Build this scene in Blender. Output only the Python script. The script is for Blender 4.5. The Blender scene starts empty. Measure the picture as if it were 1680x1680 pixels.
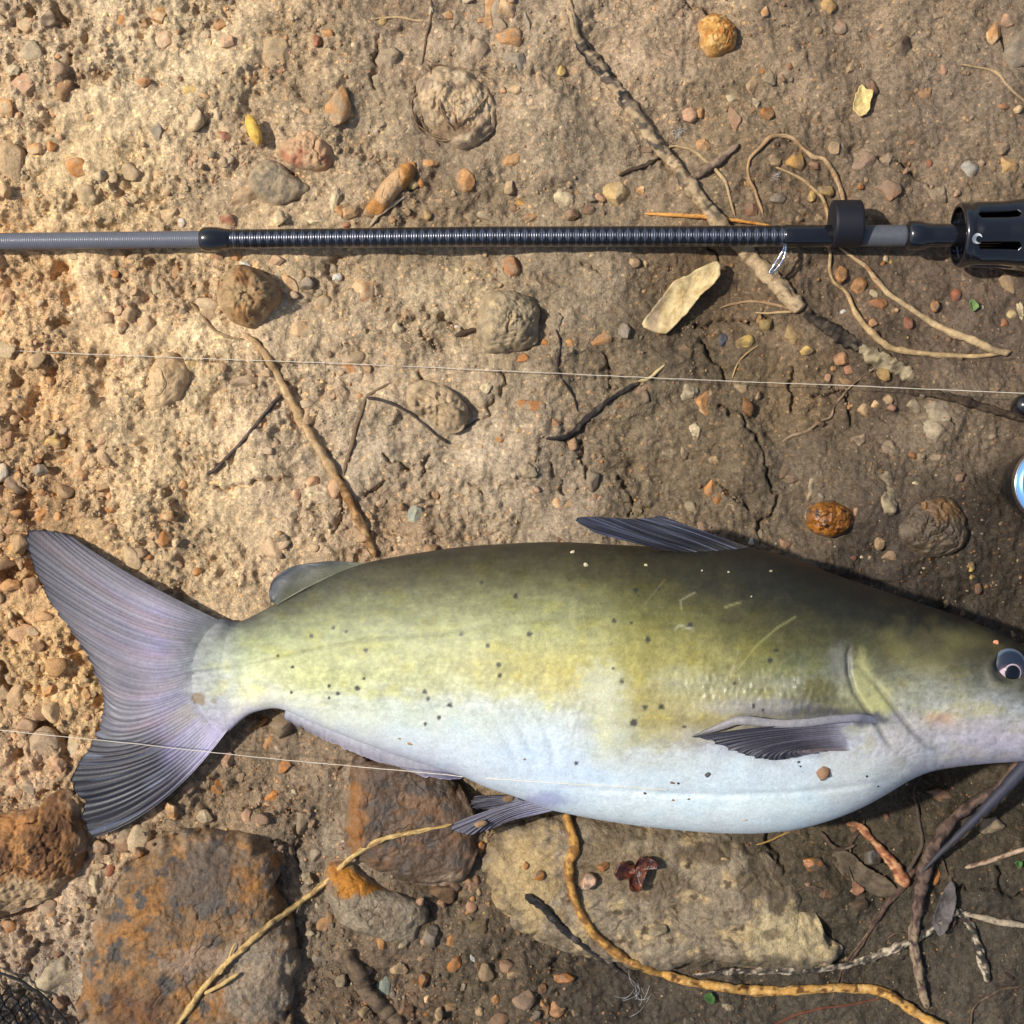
import bpy, bmesh, math, random
import numpy as np
from mathutils import Vector

# ------------------------------------------------------------------ camera, world, sun, exposure
S, H = 0.0004, 1.0            # metres per photo pixel on the ground, camera height
scene = bpy.context.scene
COL = scene.collection
cam_data = bpy.data.cameras.new("camera"); cam = bpy.data.objects.new("camera", cam_data); COL.objects.link(cam)
cam.location = (0, 0, H); cam.rotation_euler = (0, 0, 0)
cam_data.sensor_fit = 'HORIZONTAL'; cam_data.sensor_width = 36
cam_data.angle = 2 * math.atan(840 * S / H)
cam_data.clip_start = 0.01; cam_data.clip_end = 200
scene.camera = cam

SUN_EL, SUN_TO = 50.0, Vector((1.0, -0.17))       # elevation, direction the shadows fall
sun_az = math.atan2(-SUN_TO.x, -SUN_TO.y)
world = bpy.data.worlds.new("World"); scene.world = world; world.use_nodes = True
wn = world.node_tree.nodes; wl = world.node_tree.links
sky = wn.new('ShaderNodeTexSky'); sky.sky_type = 'NISHITA'; sky.sun_disc = False
sky.sun_elevation = math.radians(SUN_EL); sky.sun_rotation = sun_az
sky.dust_density = 2.0
wl.new(sky.outputs[0], wn['Background'].inputs['Color']); wn['Background'].inputs['Strength'].default_value = 0.105
sun_d = bpy.data.lights.new("sun", 'SUN'); sun = bpy.data.objects.new("sun", sun_d); COL.objects.link(sun)
sun_d.energy = 3.9; sun_d.angle = math.radians(2.2); sun_d.color = (1.0, 0.96, 0.89)
t2 = SUN_TO.normalized() * math.cos(math.radians(SUN_EL))
sun.rotation_euler = Vector((t2.x, t2.y, -math.sin(math.radians(SUN_EL)))).to_track_quat('-Z', 'Y').to_euler()
scene.view_settings.view_transform = 'Standard'; scene.view_settings.look = 'None'
scene.view_settings.gamma = 1; scene.view_settings.use_curve_mapping = False
scene.view_settings.exposure = 0.17
AE = 1.10                      # display-linear value of a white surface in this light

rng = np.random.default_rng(11); random.seed(11)

# ------------------------------------------------------------------ helpers
def lin(c):
    c = np.asarray(c, float) / 255.0
    return np.where(c <= 0.04045, c / 12.92, ((c + 0.055) / 1.055) ** 2.4)
def alb(c): return np.clip(lin(c) / AE, 0.004, 0.85)
def W(px, py, z=0.0):
    f = (1 - np.asarray(z, float) / H) * S
    return np.stack(np.broadcast_arrays((np.asarray(px, float) - 840) * f, (840 - np.asarray(py, float)) * f, np.asarray(z, float)), -1)
def proj(V):
    f = (1 - V[..., 2] / H) * S
    return 840 + V[..., 0] / f, 840 - V[..., 1] / f

_g2 = rng.normal(size=(256, 256, 2)); _g2 /= np.linalg.norm(_g2, axis=-1, keepdims=True); _g2 = _g2.astype(np.float32)
def perlin2(x, y, sd=0):
    x = np.asarray(x, np.float32) + 37.3 * sd + 5000; y = np.asarray(y, np.float32) + 91.7 * sd + 5000
    xi = np.floor(x).astype(np.int32); yi = np.floor(y).astype(np.int32); fx = x - xi; fy = y - yi
    u = fx * fx * fx * (fx * (fx * 6 - 15) + 10); v = fy * fy * fy * (fy * (fy * 6 - 15) + 10)
    def d(i, j):
        g = _g2[(xi + i) & 255, (yi + j) & 255]; return g[..., 0] * (fx - i) + g[..., 1] * (fy - j)
    a = d(0, 0); b = d(1, 0); c = d(0, 1); e = d(1, 1)
    return ((a + u * (b - a)) + v * ((c + u * (e - c)) - (a + u * (b - a)))) * 1.5
def fbm2(x, y, o=4, sd=0, g=0.5):
    r = 0; a = 1
    for i in range(o):
        r = r + a * perlin2(x * 2 ** i, y * 2 ** i, sd + i * 3); a *= g
    return r
def noise3(P, sc, sd=0):
    P = P * sc
    return (perlin2(P[..., 0] + 0.37 * P[..., 2], P[..., 1] - 0.21 * P[..., 2], sd) + perlin2(P[..., 1] + 11, P[..., 2], sd + 7) + perlin2(P[..., 2] + 5, P[..., 0], sd + 13)) / 2.2
def sstep(a, b, x):
    t = np.clip((x - a) / (b - a), 0, 1); return t * t * (3 - 2 * t)
def catmull(P, n, closed=False):
    P = np.asarray(P, float)
    Q = np.concatenate([P[-1:], P, P[:2]]) if closed else np.concatenate([2 * P[:1] - P[1:2], P, 2 * P[-1:] - P[-2:-1]])
    m = len(P) if closed else len(P) - 1
    seg = np.linalg.norm(np.diff(Q[1:m + 2, :2], axis=0), axis=1) + 1e-9
    cum = np.concatenate([[0], np.cumsum(seg)])
    d = np.linspace(0, cum[-1], n, endpoint=not closed)
    k = np.clip(np.searchsorted(cum, d, side='right') - 1, 0, m - 1); t = ((d - cum[k]) / seg[k])[:, None]
    a, b, c, e = Q[k], Q[k + 1], Q[k + 2], Q[k + 3]
    return 0.5 * (2 * b + (c - a) * t + (2 * a - 5 * b + 4 * c - e) * t * t + (3 * b - a - 3 * c + e) * t ** 3)
def gridF(nu, nv, wrap=False):
    i = np.arange(nu - 1)[:, None]; j = np.arange(nv if wrap else nv - 1)[None]; j2 = (j + 1) % nv
    return np.stack(np.broadcast_arrays(i * nv + j, i * nv + j2, (i + 1) * nv + j2, (i + 1) * nv + j), -1).reshape(-1, 4)
def mk(name, V, F, mat, C=None, parent=None, smooth=True, attrs=None, link=True):
    V = np.asarray(V, np.float32).reshape(-1, 3)
    if not isinstance(F, (list, tuple)): F = [F]
    F = [np.asarray(f, np.int32) for f in F if len(f)]
    me = bpy.data.meshes.new(name); me.vertices.add(len(V)); me.vertices.foreach_set('co', V.ravel())
    lo = np.concatenate([f.ravel() for f in F]); tot = np.concatenate([np.full(len(f), f.shape[1], np.int32) for f in F])
    st = np.concatenate([[0], np.cumsum(tot)[:-1]]).astype(np.int32)
    me.loops.add(len(lo)); me.loops.foreach_set('vertex_index', lo.astype(np.int32))
    me.polygons.add(len(tot)); me.polygons.foreach_set('loop_start', st); me.polygons.foreach_set('loop_total', tot)
    if smooth: me.polygons.foreach_set('use_smooth', np.ones(len(tot), bool))
    me.update(calc_edges=True); me.validate()
    if C is not None:
        C = np.broadcast_to(np.asarray(C, np.float32), (len(V), 3))
        ca = me.color_attributes.new('Col', 'FLOAT_COLOR', 'POINT')
        ca.data.foreach_set('color', np.concatenate([C, np.ones((len(V), 1), np.float32)], 1).ravel())
    for k, v in (attrs or {}).items():
        at = me.attributes.new(k, 'FLOAT', 'POINT'); at.data.foreach_set('value', np.asarray(v, np.float32).ravel())
    if mat: me.materials.append(mat)
    o = bpy.data.objects.new(name, me); COL.objects.link(o)
    if parent: o.parent = parent
    return o
def tag(o, label, cat, group=None, kind=None):
    if label: o['label'] = label
    if cat: o['category'] = cat
    if group: o['group'] = group
    if kind: o['kind'] = kind
    return o
def empty(name, label, cat, loc=(0, 0, 0), group=None):
    o = bpy.data.objects.new(name, None); COL.objects.link(o); o.empty_display_size = 0.02
    return tag(o, label, cat, group)          # parts keep world coordinates: the empty stays at the origin of the site

def material(name, rough=0.8, spec=0.3, bumps=((900, 0.0003, 6),), cvar=((300, 0.25),), coat=0.0, metal=0.0, base=None, wet=False, grains=0.0, stretch=None, coat_rough=0.1, sss=0.0, rvar=0.0, wet_rough=0.36):
    m = bpy.data.materials.new(name); m.use_nodes = True; N = m.node_tree.nodes; L = m.node_tree.links
    b = N['Principled BSDF']; b.inputs['Roughness'].default_value = rough; b.inputs['Specular IOR Level'].default_value = spec
    b.inputs['Metallic'].default_value = metal; b.inputs['Coat Weight'].default_value = coat; b.inputs['Coat Roughness'].default_value = coat_rough
    if sss: b.inputs['Subsurface Weight'].default_value = sss; b.inputs['Subsurface Radius'].default_value = (0.004, 0.003, 0.002); b.inputs['Subsurface Scale'].default_value = 1.0
    tc = N.new('ShaderNodeTexCoord'); vec = tc.outputs['Object']
    if stretch:
        mp = N.new('ShaderNodeMapping'); mp.inputs['Scale'].default_value = stretch; L.new(vec, mp.inputs['Vector']); vec = mp.outputs[0]
    if base is None:
        at = N.new('ShaderNodeAttribute'); at.attribute_name = 'Col'; col = at.outputs['Color']
    else:
        rgb = N.new('ShaderNodeRGB'); rgb.outputs[0].default_value = (*base, 1); col = rgb.outputs[0]
    for sc, am in cvar:
        nz = N.new('ShaderNodeTexNoise'); nz.inputs['Scale'].default_value = sc; nz.inputs['Detail'].default_value = 5; nz.inputs['Roughness'].default_value = 0.65
        L.new(vec, nz.inputs['Vector'])
        mr = N.new('ShaderNodeMapRange'); mr.inputs['From Min'].default_value = 0.3; mr.inputs['From Max'].default_value = 0.7
        mr.inputs['To Min'].default_value = 1 - am; mr.inputs['To Max'].default_value = 1 + am; L.new(nz.outputs['Fac'], mr.inputs['Value'])
        vm = N.new('ShaderNodeVectorMath'); vm.operation = 'SCALE'; L.new(col, vm.inputs[0]); L.new(mr.outputs[0], vm.inputs['Scale']); col = vm.outputs[0]
    if grains:
        vo = N.new('ShaderNodeTexVoronoi'); vo.inputs['Scale'].default_value = 620; L.new(vec, vo.inputs['Vector'])
        sp = N.new('ShaderNodeSeparateColor'); L.new(vo.outputs['Color'], sp.inputs[0])
        mr = N.new('ShaderNodeMapRange'); mr.inputs['To Min'].default_value = 1 - grains; mr.inputs['To Max'].default_value = 1 + grains; L.new(sp.outputs[0], mr.inputs['Value'])
        vm = N.new('ShaderNodeVectorMath'); vm.operation = 'SCALE'; L.new(col, vm.inputs[0]); L.new(mr.outputs[0], vm.inputs['Scale']); col = vm.outputs[0]
        # scattered single quartz and iron grains
        for lo, cc in ((0.965, (1.6, 1.6, 1.55)), (0.975, (1.1, 0.92, 0.75))):
            gt = N.new('ShaderNodeMath'); gt.operation = 'GREATER_THAN'; gt.inputs[1].default_value = lo; L.new(sp.outputs[1 if lo > 0.95 else 2], gt.inputs[0])
            mx = N.new('ShaderNodeMix'); mx.data_type = 'RGBA'; L.new(gt.outputs[0], mx.inputs['Factor']); L.new(col, mx.inputs[6])
            tn = N.new('ShaderNodeVectorMath'); tn.operation = 'MULTIPLY'; L.new(col, tn.inputs[0]); tn.inputs[1].default_value = cc; L.new(tn.outputs[0], mx.inputs[7]); col = mx.outputs[2]
    L.new(col, b.inputs['Base Color'])
    prev = None
    if grains:
        ga = N.new('ShaderNodeAttribute'); ga.attribute_name = 'Grit'
        for sc, dist in ((170, 0.0030), (360, 0.0016)):
            vo = N.new('ShaderNodeTexVoronoi'); vo.inputs['Scale'].default_value = sc; vo.inputs['Randomness'].default_value = 1.0
            wp = N.new('ShaderNodeTexNoise'); wp.inputs['Scale'].default_value = sc * 1.6; L.new(vec, wp.inputs['Vector'])
            wm = N.new('ShaderNodeVectorMath'); wm.operation = 'MULTIPLY_ADD'; L.new(wp.outputs['Color'], wm.inputs[0]); wm.inputs[1].default_value = (1.0 / sc,) * 3; L.new(vec, wm.inputs[2]); L.new(wm.outputs[0], vo.inputs['Vector'])
            iv = N.new('ShaderNodeMath'); iv.operation = 'SUBTRACT'; iv.inputs[0].default_value = 1.0; L.new(vo.outputs['Distance'], iv.inputs[1])
            rc = N.new('ShaderNodeSeparateColor'); L.new(vo.outputs['Color'], rc.inputs[0])
            m1 = N.new('ShaderNodeMath'); m1.operation = 'MULTIPLY'; L.new(iv.outputs[0], m1.inputs[0]); L.new(rc.outputs[2], m1.inputs[1])
            m2 = N.new('ShaderNodeMath'); m2.operation = 'MULTIPLY'; L.new(m1.outputs[0], m2.inputs[0]); L.new(ga.outputs['Fac'], m2.inputs[1])
            bp = N.new('ShaderNodeBump'); bp.inputs['Distance'].default_value = dist; L.new(m2.outputs[0], bp.inputs['Height'])
            if prev: L.new(prev, bp.inputs['Normal'])
            prev = bp.outputs[0]
    for sc, dist, det in bumps:
        nz = N.new('ShaderNodeTexNoise'); nz.inputs['Scale'].default_value = sc; nz.inputs['Detail'].default_value = det; nz.inputs['Roughness'].default_value = 0.6
        L.new(vec, nz.inputs['Vector'])
        bp = N.new('ShaderNodeBump'); bp.inputs['Strength'].default_value = 1.0; bp.inputs['Distance'].default_value = dist; L.new(nz.outputs['Fac'], bp.inputs['Height'])
        if prev: L.new(prev, bp.inputs['Normal'])
        prev = bp.outputs[0]
    if prev: L.new(prev, b.inputs['Normal'])
    if wet:
        at = N.new('ShaderNodeAttribute'); at.attribute_name = 'Wet'
        mr = N.new('ShaderNodeMapRange'); mr.inputs['To Min'].default_value = rough; mr.inputs['To Max'].default_value = wet_rough; L.new(at.outputs['Fac'], mr.inputs['Value'])
        L.new(mr.outputs[0], b.inputs['Roughness'])
    elif rvar:
        nz = N.new('ShaderNodeTexNoise'); nz.inputs['Scale'].default_value = 120; nz.inputs['Detail'].default_value = 4; L.new(vec, nz.inputs['Vector'])
        mr = N.new('ShaderNodeMapRange'); mr.inputs['From Min'].default_value = 0.3; mr.inputs['From Max'].default_value = 0.7
        mr.inputs['To Min'].default_value = rough - rvar; mr.inputs['To Max'].default_value = rough + rvar; L.new(nz.outputs['Fac'], mr.inputs['Value']); L.new(mr.outputs[0], b.inputs['Roughness'])
    return m

M_GROUND = material('soil', 0.95, 0.15, ((300, 0.0016, 8), (1100, 0.0008, 5)), ((220, 0.18), (900, 0.30)), wet=True, grains=0.2)
M_STONE = material('stone', 0.75, 0.3, ((350, 0.0009, 8), (1300, 0.0003, 4)), ((160, 0.2), (800, 0.22)))
M_ROCK = material('rock', 0.66, 0.35, ((180, 0.0015, 9), (700, 0.0008, 6)), ((90, 0.2), (450, 0.32), (1400, 0.25)), rvar=0.15)
M_WET = material('wet_stone', 0.25, 0.5, ((300, 0.001, 8),), ((150, 0.25), (700, 0.2)))
M_BARK = material('bark', 0.85, 0.2, ((500, 0.0007, 8), (1800, 0.0003, 4)), ((200, 0.25), (1000, 0.25)))
M_SKIN = material('fish_skin', 0.52, 0.42, ((260, 0.00022, 4), (1100, 0.00020, 4)), ((120, 0.06), (600, 0.13), (1800, 0.14)), coat=0.12, coat_rough=0.4, wet=True, wet_rough=0.2)
M_FIN = material('fin_skin', 0.48, 0.4, ((900, 0.0002, 4),), ((300, 0.14), (1200, 0.14)), coat=0.06, coat_rough=0.25)
M_RUBSKIN = material('barbel_skin', 0.6, 0.3, ((900, 0.0002, 3),), ((300, 0.1),))
M_LEAF = material('dry_leaf', 0.8, 0.25, ((500, 0.0006, 8),), ((200, 0.2), (900, 0.15)))
M_GLOSS = material('black_gloss', 0.2, 0.5, (), (), base=(0.008, 0.008, 0.010), coat=0.7, coat_rough=0.06)
M_RUBBER = material('black_rubber', 0.55, 0.35, ((1500, 0.0001, 3),), ((400, 0.15),), base=(0.010, 0.010, 0.014))
M_ROD = material('rod_blank', 0.42, 0.45, ((2500, 0.00006, 2),), ((500, 0.08),), coat=0.15)
M_GRIP = material('grip_wrap', 0.34, 0.5, ((1500, 0.00012, 3),), ((300, 0.2),), coat=0.8, coat_rough=0.2, metal=0.55)
M_CHROME = material('chrome', 0.15, 0.5, (), (), base=(0.75, 0.77, 0.8), metal=1.0)
M_BLUE = material('blue_anodised', 0.28, 0.5, (), (), base=(0.16, 0.36, 0.70), metal=0.3, coat=0.4)
M_WHITE = material('white_fluff', 0.8, 0.2, (), (), base=(0.75, 0.75, 0.75))
M_LINE = material('fishing_line', 0.35, 0.5, (), (), base=(0.72, 0.64, 0.50))
M_NET = material('net_cord', 0.6, 0.3, ((1500, 0.0002, 3),), ((600, 0.2),), base=(0.010, 0.010, 0.011))
M_EYE = material('eye_surface', 0.08, 0.5, (), (), coat=1.0, coat_rough=0.02)

# ------------------------------------------------------------------ ground
CTRL = """50 50 190 160 120;300 120 205 175 130;150 300 200 168 120;30 420 205 165 115;250 480 200 165 120;100 650 200 160 110;300 600 210 178 130
450 650 195 165 125;250 750 205 172 125;350 850 202 170 124;60 850 168 132 90;60 1000 188 148 100;100 1100 205 165 110;50 1250 185 150 110;60 1500 175 145 110
100 1580 150 130 105;500 60 182 152 112;640 60 150 125 95;600 200 165 140 105;500 250 185 155 115;850 150 175 148 112;720 250 140 118 90;950 250 150 128 98
1050 100 185 155 118;1200 200 150 125 92;1350 150 150 125 95;1550 150 140 118 92;1500 50 165 138 105;1300 300 122 100 74;1450 300 137 114 87;1600 300 150 125 95
700 330 150 125 92;750 480 185 158 118;950 450 150 128 98;1150 480 115 92 65;1100 560 100 84 62;1400 470 110 90 68;1600 500 115 95 75;650 600 175 148 112
600 750 185 160 125;760 780 185 160 125;900 800 165 142 112;1050 760 130 110 82;1200 700 115 96 70;1050 650 132 112 84;1300 640 135 110 78;1280 780 115 98 75
1450 620 100 82 62;1560 720 135 114 88;1620 820 68 56 43;1550 950 72 61 48;1450 900 85 72 58;650 870 165 135 100;450 870 190 160 120;500 1250 132 110 84
420 1300 142 117 87;520 1400 132 114 90;700 1500 105 88 66;650 1620 110 90 68;800 1600 95 80 60;1000 1640 75 64 50;1400 1400 85 72 52;1500 1350 80 68 50
1600 1500 80 70 55;1450 1500 78 68 52;1300 1620 85 74 58;1600 1640 88 76 60;1650 1350 78 66 48;400 300 185 155 115;800 30 165 140 108;30 1350 160 130 95"""
ctrl = np.array([[float(v) for v in e.split()] for e in CTRL.replace('\n', ';').split(';') if e.strip()])
_cg = np.linspace(-260, 1940, 111)
_gx, _gy = np.meshgrid(_cg, _cg, indexing='ij')
_w = 1.0 / (((_gx[..., None] - ctrl[:, 0]) ** 2 + (_gy[..., None] - ctrl[:, 1]) ** 2) + 35.0 ** 2) ** 1.7
_cc = (_w @ (alb(ctrl[:, 2:]) * np.array([0.98, 1.04, 1.17]))) / _w.sum(-1, keepdims=True)
def bil(T, px, py):
    u = np.clip((np.asarray(px, float) + 260) / 20, 0, 109.999); v = np.clip((np.asarray(py, float) + 260) / 20, 0, 109.999)
    i = u.astype(int); j = v.astype(int); fu = (u - i)[..., None]; fv = (v - j)[..., None]
    return (T[i, j] * (1 - fu) + T[i + 1, j] * fu) * (1 - fv) + (T[i, j + 1] * (1 - fu) + T[i + 1, j + 1] * fu) * fv
def gcol(px, py):
    wx = 26 * fbm2(np.asarray(px) / 60, np.asarray(py) / 60, 3, 41); wy = 26 * fbm2(np.asarray(px) / 60, np.asarray(py) / 60, 3, 51)
    return bil(_cc, px + wx, py + wy)
def cake(px, py):            # smooth caked patches of clay between the gritty ones
    px = np.asarray(px, float); py = np.asarray(py, float)
    return sstep(-0.10, 0.30, fbm2(px / 170, py / 150, 3, 133) + 0.12 * sstep(250, 800, px) - 0.45 * sstep(200, 20, px))
def roughmap(px, py):        # crumbly on the left, smooth mud on the right
    return np.clip(1.08 - np.asarray(px) / 1900 + 0.28 * fbm2(np.asarray(px) / 260, np.asarray(py) / 260, 2, 77), 0.3, 1.25) * (1 - 0.72 * cake(px, py))
def hz(px, py):
    px = np.asarray(px, float); py = np.asarray(py, float); r = roughmap(px, py)
    h = 0.0050 * fbm2(px / 430, py / 430, 2, 1) + 0.0050 * fbm2(px / 110, py / 110, 4, 2) + 0.0022 * cake(px, py) + 0.0007 * fbm2(px / 9, py / 9, 2, 15)
    b = np.abs(fbm2(px / 46, py / 46, 3, 3)); h = h + r * 0.0050 * (0.45 - b)
    k = np.abs(fbm2(px / 21, py / 21, 2, 14)); h = h + r * 0.0030 * (0.4 - k)
    c = fbm2(px / 13, py / 13, 2, 4, 0.6); h = h + r * 0.0013 * c
    p = sstep(0.2, 0.7, fbm2(px / 62, py / 62, 3, 9)); h = h - (0.0034 + 0.005 * sstep(330, 60, px)) * p * r
    return h
CRACKS = [[(1150, 560), (1165, 585), (1188, 605), (1190, 625)], [(1180, 670), (1210, 680), (1235, 705), (1252, 740), (1262, 790), (1275, 815), (1270, 835), (1240, 870)],
 [(1300, 605), (1300, 635), (1303, 672)], [(990, 580), (1003, 610), (998, 640)], [(920, 720), (935, 735), (960, 725)], [(905, 760), (915, 790), (930, 810)], [(955, 735), (962, 780)],
 [(825, 610), (832, 630), (823, 648)], [(810, 650), (800, 685), (770, 695), (745, 705)], [(600, 815), (630, 790)], [(625, 745), (668, 772)], [(1180, 790), (1210, 820), (1230, 838)],
 [(1140, 540), (1170, 528), (1225, 527), (1260, 522)], [(1340, 650), (1390, 640), (1400, 700)], [(1555, 680), (1560, 705)], [(360, 800), (390, 798), (430, 790), (460, 785)],
 [(620, 60), (615, 100), (612, 140)], [(1640, 1420), (1640, 1460), (1660, 1475), (1690, 1460)], [(1560, 1455), (1620, 1455), (1640, 1462)], [(1160, 400), (1190, 440)], [(950, 430), (985, 445)],
 [(1560, 330), (1480, 265), (1440, 260)], [(1640, 60), (1655, 90), (1672, 105)], [(1128, 12), (1160, 20)], [(400, 1325), (450, 1330), (500, 1335)], [(430, 1380), (480, 1385), (485, 1420), (495, 1450)],
 [(1250, 1360), (1275, 1400), (1282, 1430)], [(680, 520), (650, 545)], [(440, 600), (430, 560)], [(690, 545), (720, 575)], [(1020, 780), (1040, 820), (1035, 850)], [(770, 790), (790, 810)],
 [(690, 610), (700, 640), (735, 660)], [(725, 520), (765, 540)], [(550, 880), (560, 830), (555, 780)], [(700, 740), (690, 790)]]
def crack_field(px, py):
    d = np.full(px.shape, 1e3)
    qx = px + 7 * fbm2(px / 22, py / 22, 2, 61); qy = py + 7 * fbm2(px / 22, py / 22, 2, 62)
    for P in CRACKS:
        P = np.array(P, float); lo = P.min(0) - 25; hi = P.max(0) + 25
        idx = np.where((px > lo[0]) & (px < hi[0]) & (py > lo[1]) & (py < hi[1]))
        if not len(idx[0]): continue
        x = qx[idx]; y = qy[idx]; dd = d[idx]
        for a, b in zip(P[:-1], P[1:]):
            v = b - a; t = np.clip(((x - a[0]) * v[0] + (y - a[1]) * v[1]) / (v @ v), 0, 1)
            dd = np.minimum(dd, np.hypot(x - a[0] - t * v[0], y - a[1] - t * v[1]))
        d[idx] = dd
    return d
fine = np.arange(-0.372, 0.3721, 0.00105)
g = 0.372 + np.cumsum(0.0011 * 1.34 ** np.arange(34)); ax = np.concatenate([-g[::-1], fine, g])
GX, GY = np.meshgrid(ax, ax, indexing='ij'); GPX = 840 + GX / S; GPY = 840 - GY / S
fade = 1 - sstep(1.0, 6.0, np.hypot(GX, GY))
GZ = hz(GPX, GPY) * (0.3 + 0.7 * fade)
cf = crack_field(GPX, GPY); crk = np.exp(-(cf / 2.3) ** 2)
GZ = GZ - 0.0050 * crk
GC = gcol(GPX, GPY)
tone = 1 + 0.20 * fbm2(GPX / 90, GPY / 90, 4, 21) + 0.15 * fbm2(GPX / 14, GPY / 14, 3, 22)
rust = sstep(0.4, 0.85, fbm2(GPX / 30, GPY / 30, 3, 23)) * 0.25
pale = sstep(0.2, 0.8, fbm2(GPX / 62, GPY / 62, 3, 25)) * 0.35
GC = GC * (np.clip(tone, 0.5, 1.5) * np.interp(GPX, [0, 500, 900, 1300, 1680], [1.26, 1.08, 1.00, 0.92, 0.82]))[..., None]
GC = GC * (1 + rust[..., None] * np.array([0.18, -0.12, -0.38])); GC = GC * (1 + pale[..., None] * np.array([0.38, 0.40, 0.42]))
GC = GC * (1 + 0.10 * cake(GPX, GPY))[..., None]
lum = GC.mean(-1)
WET = np.clip(sstep(0.14, 0.055, lum) * (0.75 + 0.8 * fbm2(GPX / 50, GPY / 50, 3, 29)), 0, 1)
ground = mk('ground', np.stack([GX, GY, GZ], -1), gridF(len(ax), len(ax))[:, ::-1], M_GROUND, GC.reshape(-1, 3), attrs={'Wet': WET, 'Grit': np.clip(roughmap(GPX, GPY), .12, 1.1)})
tag(ground, 'sandy clay river bank, dry on the left and muddy on the right', 'ground', kind='structure')

# ------------------------------------------------------------------ big rocks from outlines
ROCKS = []          # (cx, cy, radius table, height, base, power) so that twigs can lie on them
def rprof(f, p): return np.clip(1 - np.clip(f, 0, 1) ** p, 0, 1) ** (1 / 1.8)
def rockz(px, py):
    z = hz(px, py)
    for cx, cy, R, h, b, p in ROCKS:
        dx = px - cx; dy = py - cy; r = np.hypot(dx, dy); a = (np.arctan2(dy, dx) / (2 * np.pi) % 1) * 256
        i = a.astype(int) % 256; Rr = R[i]
        z = np.where(r < Rr, np.maximum(z, b + h * rprof(r / Rr, p)), z)
    return z
def rock(name, label, cat, poly, h, colf, mat=None, p=5.0, n=150, rings=34, nz=0.0016, ns=90, group=None, parent=None, base=None, edge=0.0, tilt=(0, 0)):
    P = np.array(poly, float); per = np.linalg.norm(np.diff(np.vstack([P, P[:1]]), axis=0), axis=1).sum(); n = int(np.clip(per / 3.7, 90, 400)); rings = int(np.clip(np.ptp(P) / 2 / 3.7, 18, 80))
    O = catmull(P, n, True); O = O + (np.stack([fbm2(O[:, 0] / 40, O[:, 1] / 40, 3, 5), fbm2(O[:, 0] / 40, O[:, 1] / 40, 3, 6)], 1)) * np.minimum(np.ptp(P) * 0.012, 3.0)
    c = O.mean(0); b = float(hz(c[0], c[1])) if base is None else base
    ang = np.arctan2(O[:, 1] - c[1], O[:, 0] - c[0]) / (2 * np.pi) % 1; rad = np.hypot(*(O - c).T); od = np.argsort(ang)
    R = np.interp(np.arange(256) / 256, ang[od], rad[od], period=1)
    ROCKS.append((c[0], c[1], R, h, b, p))
    f = np.concatenate([[1.0, 1.0], 1 - np.linspace(0, 1, rings) ** 1.15 * 0.997])
    z = np.concatenate([[-0.016, -0.004], h * rprof(f[2:], p)])
    kk = max(3, n // 14); Op = np.concatenate([O[-kk:], O, O[:kk]]); ker = np.hanning(2 * kk + 3)[1:-1]; ker /= ker.sum()
    Os = np.stack([np.convolve(Op[:, i], ker, 'valid') for i in (0, 1)], 1); wf = (f ** 12)[:, None, None]
    OO = c + ((Os - c)[None] * (1 - wf) + (O - c)[None] * wf) * f[:, None, None]; px, py = OO[..., 0], OO[..., 1]
    fq = f[:, None] + .10 * fbm2(px / 42, py / 42, 4, 55 + len(ROCKS)) * f[:, None] ** 3
    zz = b + np.where(z[:, None] > 0, h * rprof(fq, p), z[:, None]) + 0 * px
    up = sstep(0, h * 0.6, z)[:, None]
    zz = zz + up * nz * (fbm2(px / ns, py / ns, 4, len(ROCKS)) * 1.2 + 0.6 * np.abs(fbm2(px / (ns * .3), py / (ns * .3), 3, 30 + len(ROCKS))) ) + up * ((px - c[0]) * tilt[0] + (py - c[1]) * tilt[1])
    fr_ = np.abs(fbm2(px / 70 + 3, py / 70, 3, 66 + len(ROCKS))); zz = zz - up * nz * .55 * np.exp(-(fr_ / .035) ** 2) - up * nz * .30 * np.maximum(0, fbm2(px / 9, py / 9, 2, 44))
    V = W(px, py, 0.0); V[..., 2] = zz
    C = colf(px, py)
    dirtm = (sstep(.80, 1.0, f)[:, None] * np.clip(.5 + 1.2 * fbm2(px / 24, py / 24, 3, 88), 0, 1) * .8)[..., None]; C = C * (1 - dirtm) + gcol(px, py) * dirtm
    V[..., 0] += 0; o = mk(name, V, gridF(len(f), n, True), mat or M_ROCK, C.reshape(-1, 3), parent)
    if label: tag(o, label, cat, group)
    return o
def mixcol(base, *layers):
    """layers: (colour, scale px, lo, hi, seed) blotches over a base colour"""
    def f(px, py):
        c = np.broadcast_to(alb(base), px.shape + (3,)).copy()
        for col, sc, lo, hi, sd in layers:
            m = sstep(lo, hi, fbm2(px / sc, py / sc, 4, sd, 0.6))[..., None]; c = c * (1 - m) + alb(col) * m
        return c * (1 + 0.16 * fbm2(px / 12, py / 12, 3, 97))[..., None]
    return f
def zone(fn, *areas):
    """areas: (cx, cy, rx, ry, colour, strength): local stains at real places on the rock"""
    def f(px, py):
        c = fn(px, py)
        for cx, cy, rx, ry, col, st in areas:
            q = np.hypot((px - cx) / rx, (py - cy) / ry) + 0.45 * fbm2(px / 30, py / 30, 3, int(cx) % 91)
            m = (st * sstep(1.15, 0.65, q))[..., None]; c = c * (1 - m) + alb(col) * m
        return c
    return f
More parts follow.
